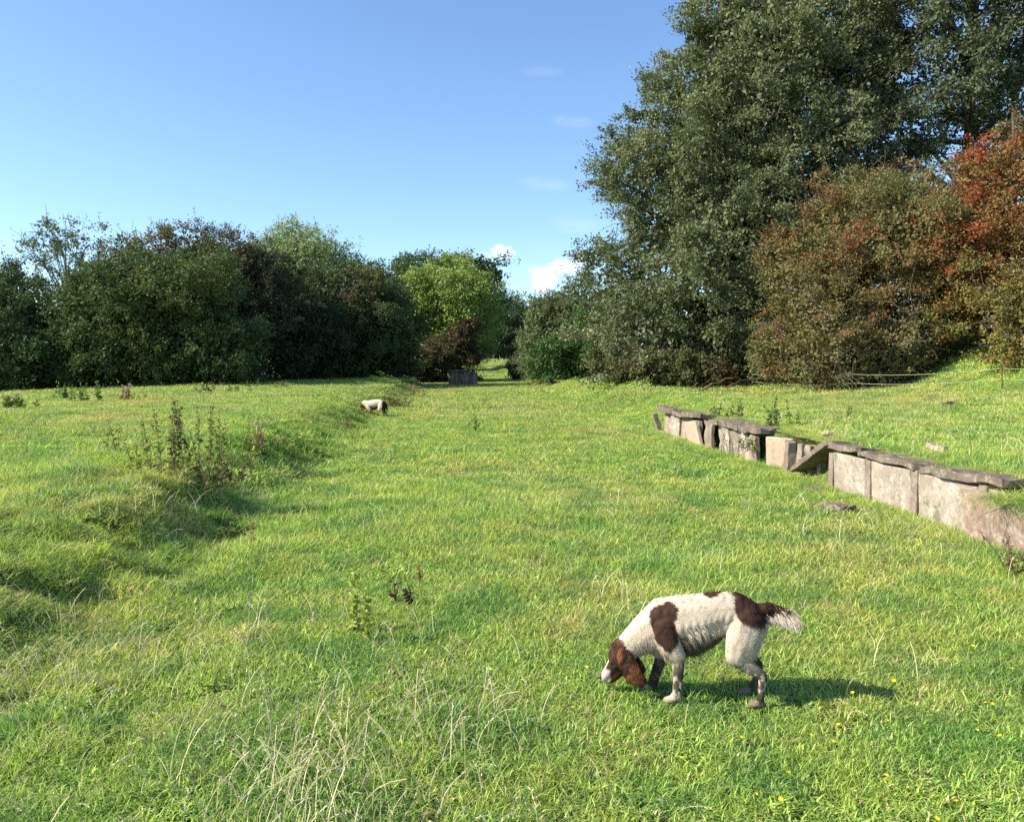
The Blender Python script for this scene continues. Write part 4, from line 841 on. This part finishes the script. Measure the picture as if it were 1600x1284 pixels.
        over(fl * S(.31, .22, z) * S(-.2, .2, n1 + .4 * n2), (.42, .33, .23), .5)
        brn = BR * (1 + .3 * n2[:, None]) 
        if variant == 0:
            over(body * ell(-.178, .325, .053, .088, -.22), brn); over(body * ell(-.165, .378, .048, .042), brn)
            over(body * ell(.034, .468, .040, .022), brn)
            over(np.isin(rg, (0, 1, 7)) * ell(.215, .415, .072, .085, -.35) * S(.335, .36, z + .02 * n1), brn); over(np.isin(rg, (0, 7)) * (x > .15) * (z > .435), brn)
        else:
            over(np.isin(rg, (0, 1, 2)) * ell(.275, .28, .060, .20), brn)
        # muddy legs and paws, dark belly, shade painted onto the far legs
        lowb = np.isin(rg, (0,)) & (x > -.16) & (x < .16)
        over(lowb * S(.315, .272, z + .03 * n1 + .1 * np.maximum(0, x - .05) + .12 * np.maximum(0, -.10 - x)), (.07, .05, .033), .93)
        over((np.isin(rg, (1, 2))) * S(.24, .13, z) * S(-.16, .06, n2 + .5 * n1 + .20 * (x > .1) + .25 * n3), MUD_SHADE * .62, .92)
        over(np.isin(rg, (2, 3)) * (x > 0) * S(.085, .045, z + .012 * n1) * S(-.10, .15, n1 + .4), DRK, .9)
        over((rg == 1) * (y > 0) * 1.0, MUD_SHADE, .5); over((rg == 2) * (y > 0) * 1.0, (.05, .04, .03), .8); over((rg == 2) * (x < 0) * S(-.105, -.085, x) * (y < 0), (.06, .045, .03), .85)  # shade put into the far legs' colour; near front leg darker at the back
        over((rg == 3) * 1.0, (.30, .24, .16), .5)
        # head
        over((rg == 4) * 1.0, brn * 1.15); over((rg == 4) * S(.22, .245, z + .01 * n1), GI, .7)
        hd = (rg == 5); over(hd * 1.0, brn * 1.0)
        over(hd * S(-.412, -.426, x + .008 * n1) * S(.048, .058, z) * S(.118, .104, z), (.55, .43, .36)); over(hd * (np.abs(y) < .010) * S(-.39, -.41, x) * (z > .08), (.62, .55, .48))
        over(hd * S(.055, .045, z), (.05, .03, .022), .9)
        e = (rg == 6); over(e * 1.0, brn * 1.2); over(e * S(-.05, .25, fbm(x * 30, y * 30, z * 14 + 3, 2)), GI * 1.3, .85)
        tl_ = rg == 7
        if variant == 0: over(tl_ * S(.40, .36, x), brn); over(tl_ * S(.39, .41, x), (.60, .52, .42))
        else: over(tl_ * 1.0, brn)
        return np.clip(c, .008, .9)
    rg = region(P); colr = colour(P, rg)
    warp = (lambda v: v + np.stack([.02 * S(-.18, -.36, v[:, 0]), 0 * v[:, 0], .13 * S(-.18, -.36, v[:, 0])], 1)) if variant else (lambda v: v)
    me.vertices.foreach_set('co', warp(P).astype(np.float32).ravel()); me.update()
    a = me.attributes.new('col', 'FLOAT_COLOR', 'POINT'); cc = np.ones((nv, 4), np.float32); cc[:, :3] = colr; a.data.foreach_set('color', cc.ravel())
    me.polygons.foreach_set('use_smooth', np.ones(len(me.polygons), bool)); me.materials.clear(); me.materials.append(MF)
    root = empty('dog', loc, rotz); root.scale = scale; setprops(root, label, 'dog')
    body = bpy.data.objects.new('body', me); COL.objects.link(body); body.parent = root
    # coat
    me.calc_loop_triangles(); nt_ = len(me.loop_triangles); tri = np.zeros(nt_ * 3, np.int32); me.loop_triangles.foreach_get('vertices', tri); tri = tri.reshape(-1, 3)
    A, Bv, Cv = P[tri[:, 0]], P[tri[:, 1]], P[tri[:, 2]]; nr = np.cross(Bv - A, Cv - A); ar = np.linalg.norm(nr, axis=1); nr = unit(nr)
    rgt = rg[tri[:, 0]]; wgt = ar * np.choose(rgt, [1, 1, 1.3, .8, .7, .5, 2.0, 3.0]); n = 120000 if variant == 0 else 14000
    ti = q.choice(nt_, n, p=wgt / wgt.sum()); r1, r2 = np.sqrt(q.random(n)), q.random(n); p = A[ti] * (1 - r1)[:, None] + Bv[ti] * (r1 * (1 - r2))[:, None] + Cv[ti] * (r1 * r2)[:, None]
    nn = nr[ti]; rr = rgt[ti]; x, y, z = p.T
    fd = np.tile(np.array([.75, 0, -.65]), (n, 1)); fd[np.isin(rr, (2,))] = (.45, 0, -1); fd[rr == 3] = (-.5, 0, -.6); fd[rr == 6] = (.35, 0, -1); fd[rr == 4] = (.5, 0, .25); fd[rr == 5] = (.4, 0, .5)
    up_ = (rr == 0) & (nn[:, 2] > .5); fd[up_] = (1, 0, -.15)
    if variant == 0: fd[rr == 7] = (.75, -.1, -.65)
    else: fd[rr == 7] = (.2, 0, -1)
    nz = np.stack([fbm(x * 16 + k * 9, y * 16, z * 16 + 2, 2) for k in range(3)], 1) * np.where(np.isin(rr, (2, 6, 7)) | ((z < .25) & (x < .16)), 2.2, .4)[:, None]; fd = fd + nz * .30 + q.normal(0, .06, (n, 3))
    e6 = rr == 6; fd[e6] += np.stack([fbm(x[e6] * 55 + k * 9, y[e6] * 55, z[e6] * 55, 2) for k in range(3)], 1) * 1.4
    fd = unit(fd - nn * (fd * nn).sum(1)[:, None] * .85); 
    L = np.full(n, .016); L[rr == 2] = .012; L[rr == 3] = .008; L[rr == 4] = .010; L[rr == 5] = .005; L[rr == 6] = .026; L[rr == 7] = .05
    bel = (rr == 0) & (nn[:, 2] < -.25) & (x > -.20) & (x < .16); L[bel] = .05 * (1 - .75 * S(-.08, .14, x[bel])); L[(rr == 0) & (x < -.19) & (nn[:, 2] < .1) & (z < .27)] = .03
    bk = (rr == 2) & (x < 0) & (nn[:, 0] > .3); L[bk] = .024; th = (rr == 1) & (x > .18) & (nn[:, 0] > .2); L[th] = .030; hk = (rr == 2) & (x > .15) & (nn[:, 0] > .3) & (z > .09); L[hk] = .02
    cr = (rr == 4) & (z > .20); L[cr] = .022
    lift = np.full(n, .09); lift[bel | bk] = .35; lift[rr == 6] = .5; lift[np.isin(rr, (4, 5))] = .12; lift[rr == 7] = .3
    L *= .6 + .7 * q.random(n); d0 = unit(fd + nn * lift[:, None]); gr = np.array([0, 0, -1.]); sd = unit(np.cross(d0, nn) + q.normal(0, .15, (n, 3))); wd = np.where(L > .025, .0012, .0009)[:, None]
    m1 = p + d0 * (L * .5)[:, None]; tip = p + unit(fd + nn * (lift * .5)[:, None] + gr * np.where(L > .02, .5, .1)[:, None]) * L[:, None]
    V = np.stack([p - sd * wd - nn * .001, p + sd * wd - nn * .001, m1 + sd * wd * .8, m1 - sd * wd * .8, tip], 1).reshape(-1, 3); i5 = (np.arange(n) * 5)[:, None]
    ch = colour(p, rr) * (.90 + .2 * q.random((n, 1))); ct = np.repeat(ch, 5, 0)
    Fq = (i5 + np.array([0, 1, 2, 3])).tolist() + (i5 + np.array([3, 2, 4])).tolist()
    VV, CC = [V], [ct]; off = len(V)
    if variant == 0:         # long feathering of the tail
        n2 = 14000; t = q.random(n2)**.8; T = np.array(tl)[:, :3]; tt = np.linspace(0, 1, len(T)); s0 = np.stack([np.interp(.15 + .85 * t, tt, T[:, k]) for k in range(3)], 1) + q.normal(0, .006, (n2, 3))
        upg = q.random(n2) < .45; LL = np.where(upg, .040, .056 + .015 * t) * (.6 + .6 * q.random(n2)); Dd = unit(np.stack([.75 + .5 * t + q.normal(0, .22, n2), -.25 + q.normal(0, .22, n2), -.55 + .15 * t + q.normal(0, .2, n2)], 1)); Dd[upg] = unit(np.array([1.0, -.15, -.22]) + q.normal(0, .17, (n2, 3)))[upg]; Dd[~upg] = unit(np.stack([.15 + .75 * t, -.25 * np.ones(n2), -.75 + .1 * t], 1) + q.normal(0, .12, (n2, 3)))[~upg]
        cur = np.where(upg[:, None], np.array([[-.1, 0, -.55]]), np.array([[.45, 0, .05]]) * (1 - 1.9 * t[:, None]) )
        ptsS = [s0 + Dd * (LL * f)[:, None] + cur * (LL * f * f * .8)[:, None] for f in (0, .35, .7, 1.0)]; sd2 = unit(np.cross(Dd, np.array([0, 1., .2]))); w2 = [.0008, .0009, .0007, .0002]
        Vt = np.stack([x_ for f_, w_ in zip(ptsS, w2) for x_ in (f_ - sd2 * w_, f_ + sd2 * w_)], 1).reshape(-1, 3); i8 = (np.arange(n2) * 8)[:, None] + off
        for k in range(3): Fq += (i8 + np.array([2*k, 2*k+1, 2*k+3, 2*k+2])).tolist()
        tipc = np.where(upg, S(.6, .95, t + .12 * q.normal(0, 1, n2)), S(-.1, .25, t + .2 * q.normal(0, 1, n2)))[:, None]; cc0 = (BR * 1.3) * (1 - tipc) + np.array([.66, .56, .43]) * tipc
        c8 = np.stack([cc0 * (1 - a_ * .6) + (cc0 * .35 + np.array([.62, .52, .40]) * .65) * a_ * .6 for a_ in (0, 0, .3, .3, .7, .7, 1, 1)], 1) * (.75 + .4 * q.random((n2, 1, 1))); VV.append(Vt); CC.append(c8.reshape(-1, 3))
    mesh_obj('coat', warp(np.concatenate(VV)), Fq, MF, root, np.concatenate(CC))
    mn = mat('wet_nose', (.09, .045, .035), .3, .5); me_ = mat('dark_eye', (.02, .012, .008), .35, .4)
    def ball(name, c, r3, m):
        bm = bmesh.new(); bmesh.ops.create_icosphere(bm, subdivisions=3, radius=1); v = np.array([k.co[:] for k in bm.verts]); f = [[k.index for k in g.verts] for g in bm.faces]; bm.free()
        return mesh_obj(name, warp(v * np.array(r3) + np.array(c)), f, m, root, smooth=True)
    ball('nose', (-.464, 0, .073), (.011, .014, .012), mn)
    for s in (-1, 1): ball('eye', (-.414, s * .029, .146), (.0065, .006, .0065), me_)
    return root
MF = attrmat('dog_fur', .7, .12)
g = gp(1093, 1093); gz = g[2]
dog('white and liver brown spaniel sniffing the grass in the foreground', (g[0], g[1], gz), R(-8), 5, 0, (.99, 1, 1.10))
g = gp(586, 648)
dog('distant white spaniel with brown rear, half hidden in grass on the left bank', (g[0], g[1], g[2] - .09), R(-14), 9, 1, (1.08, 1.1, 1.12))
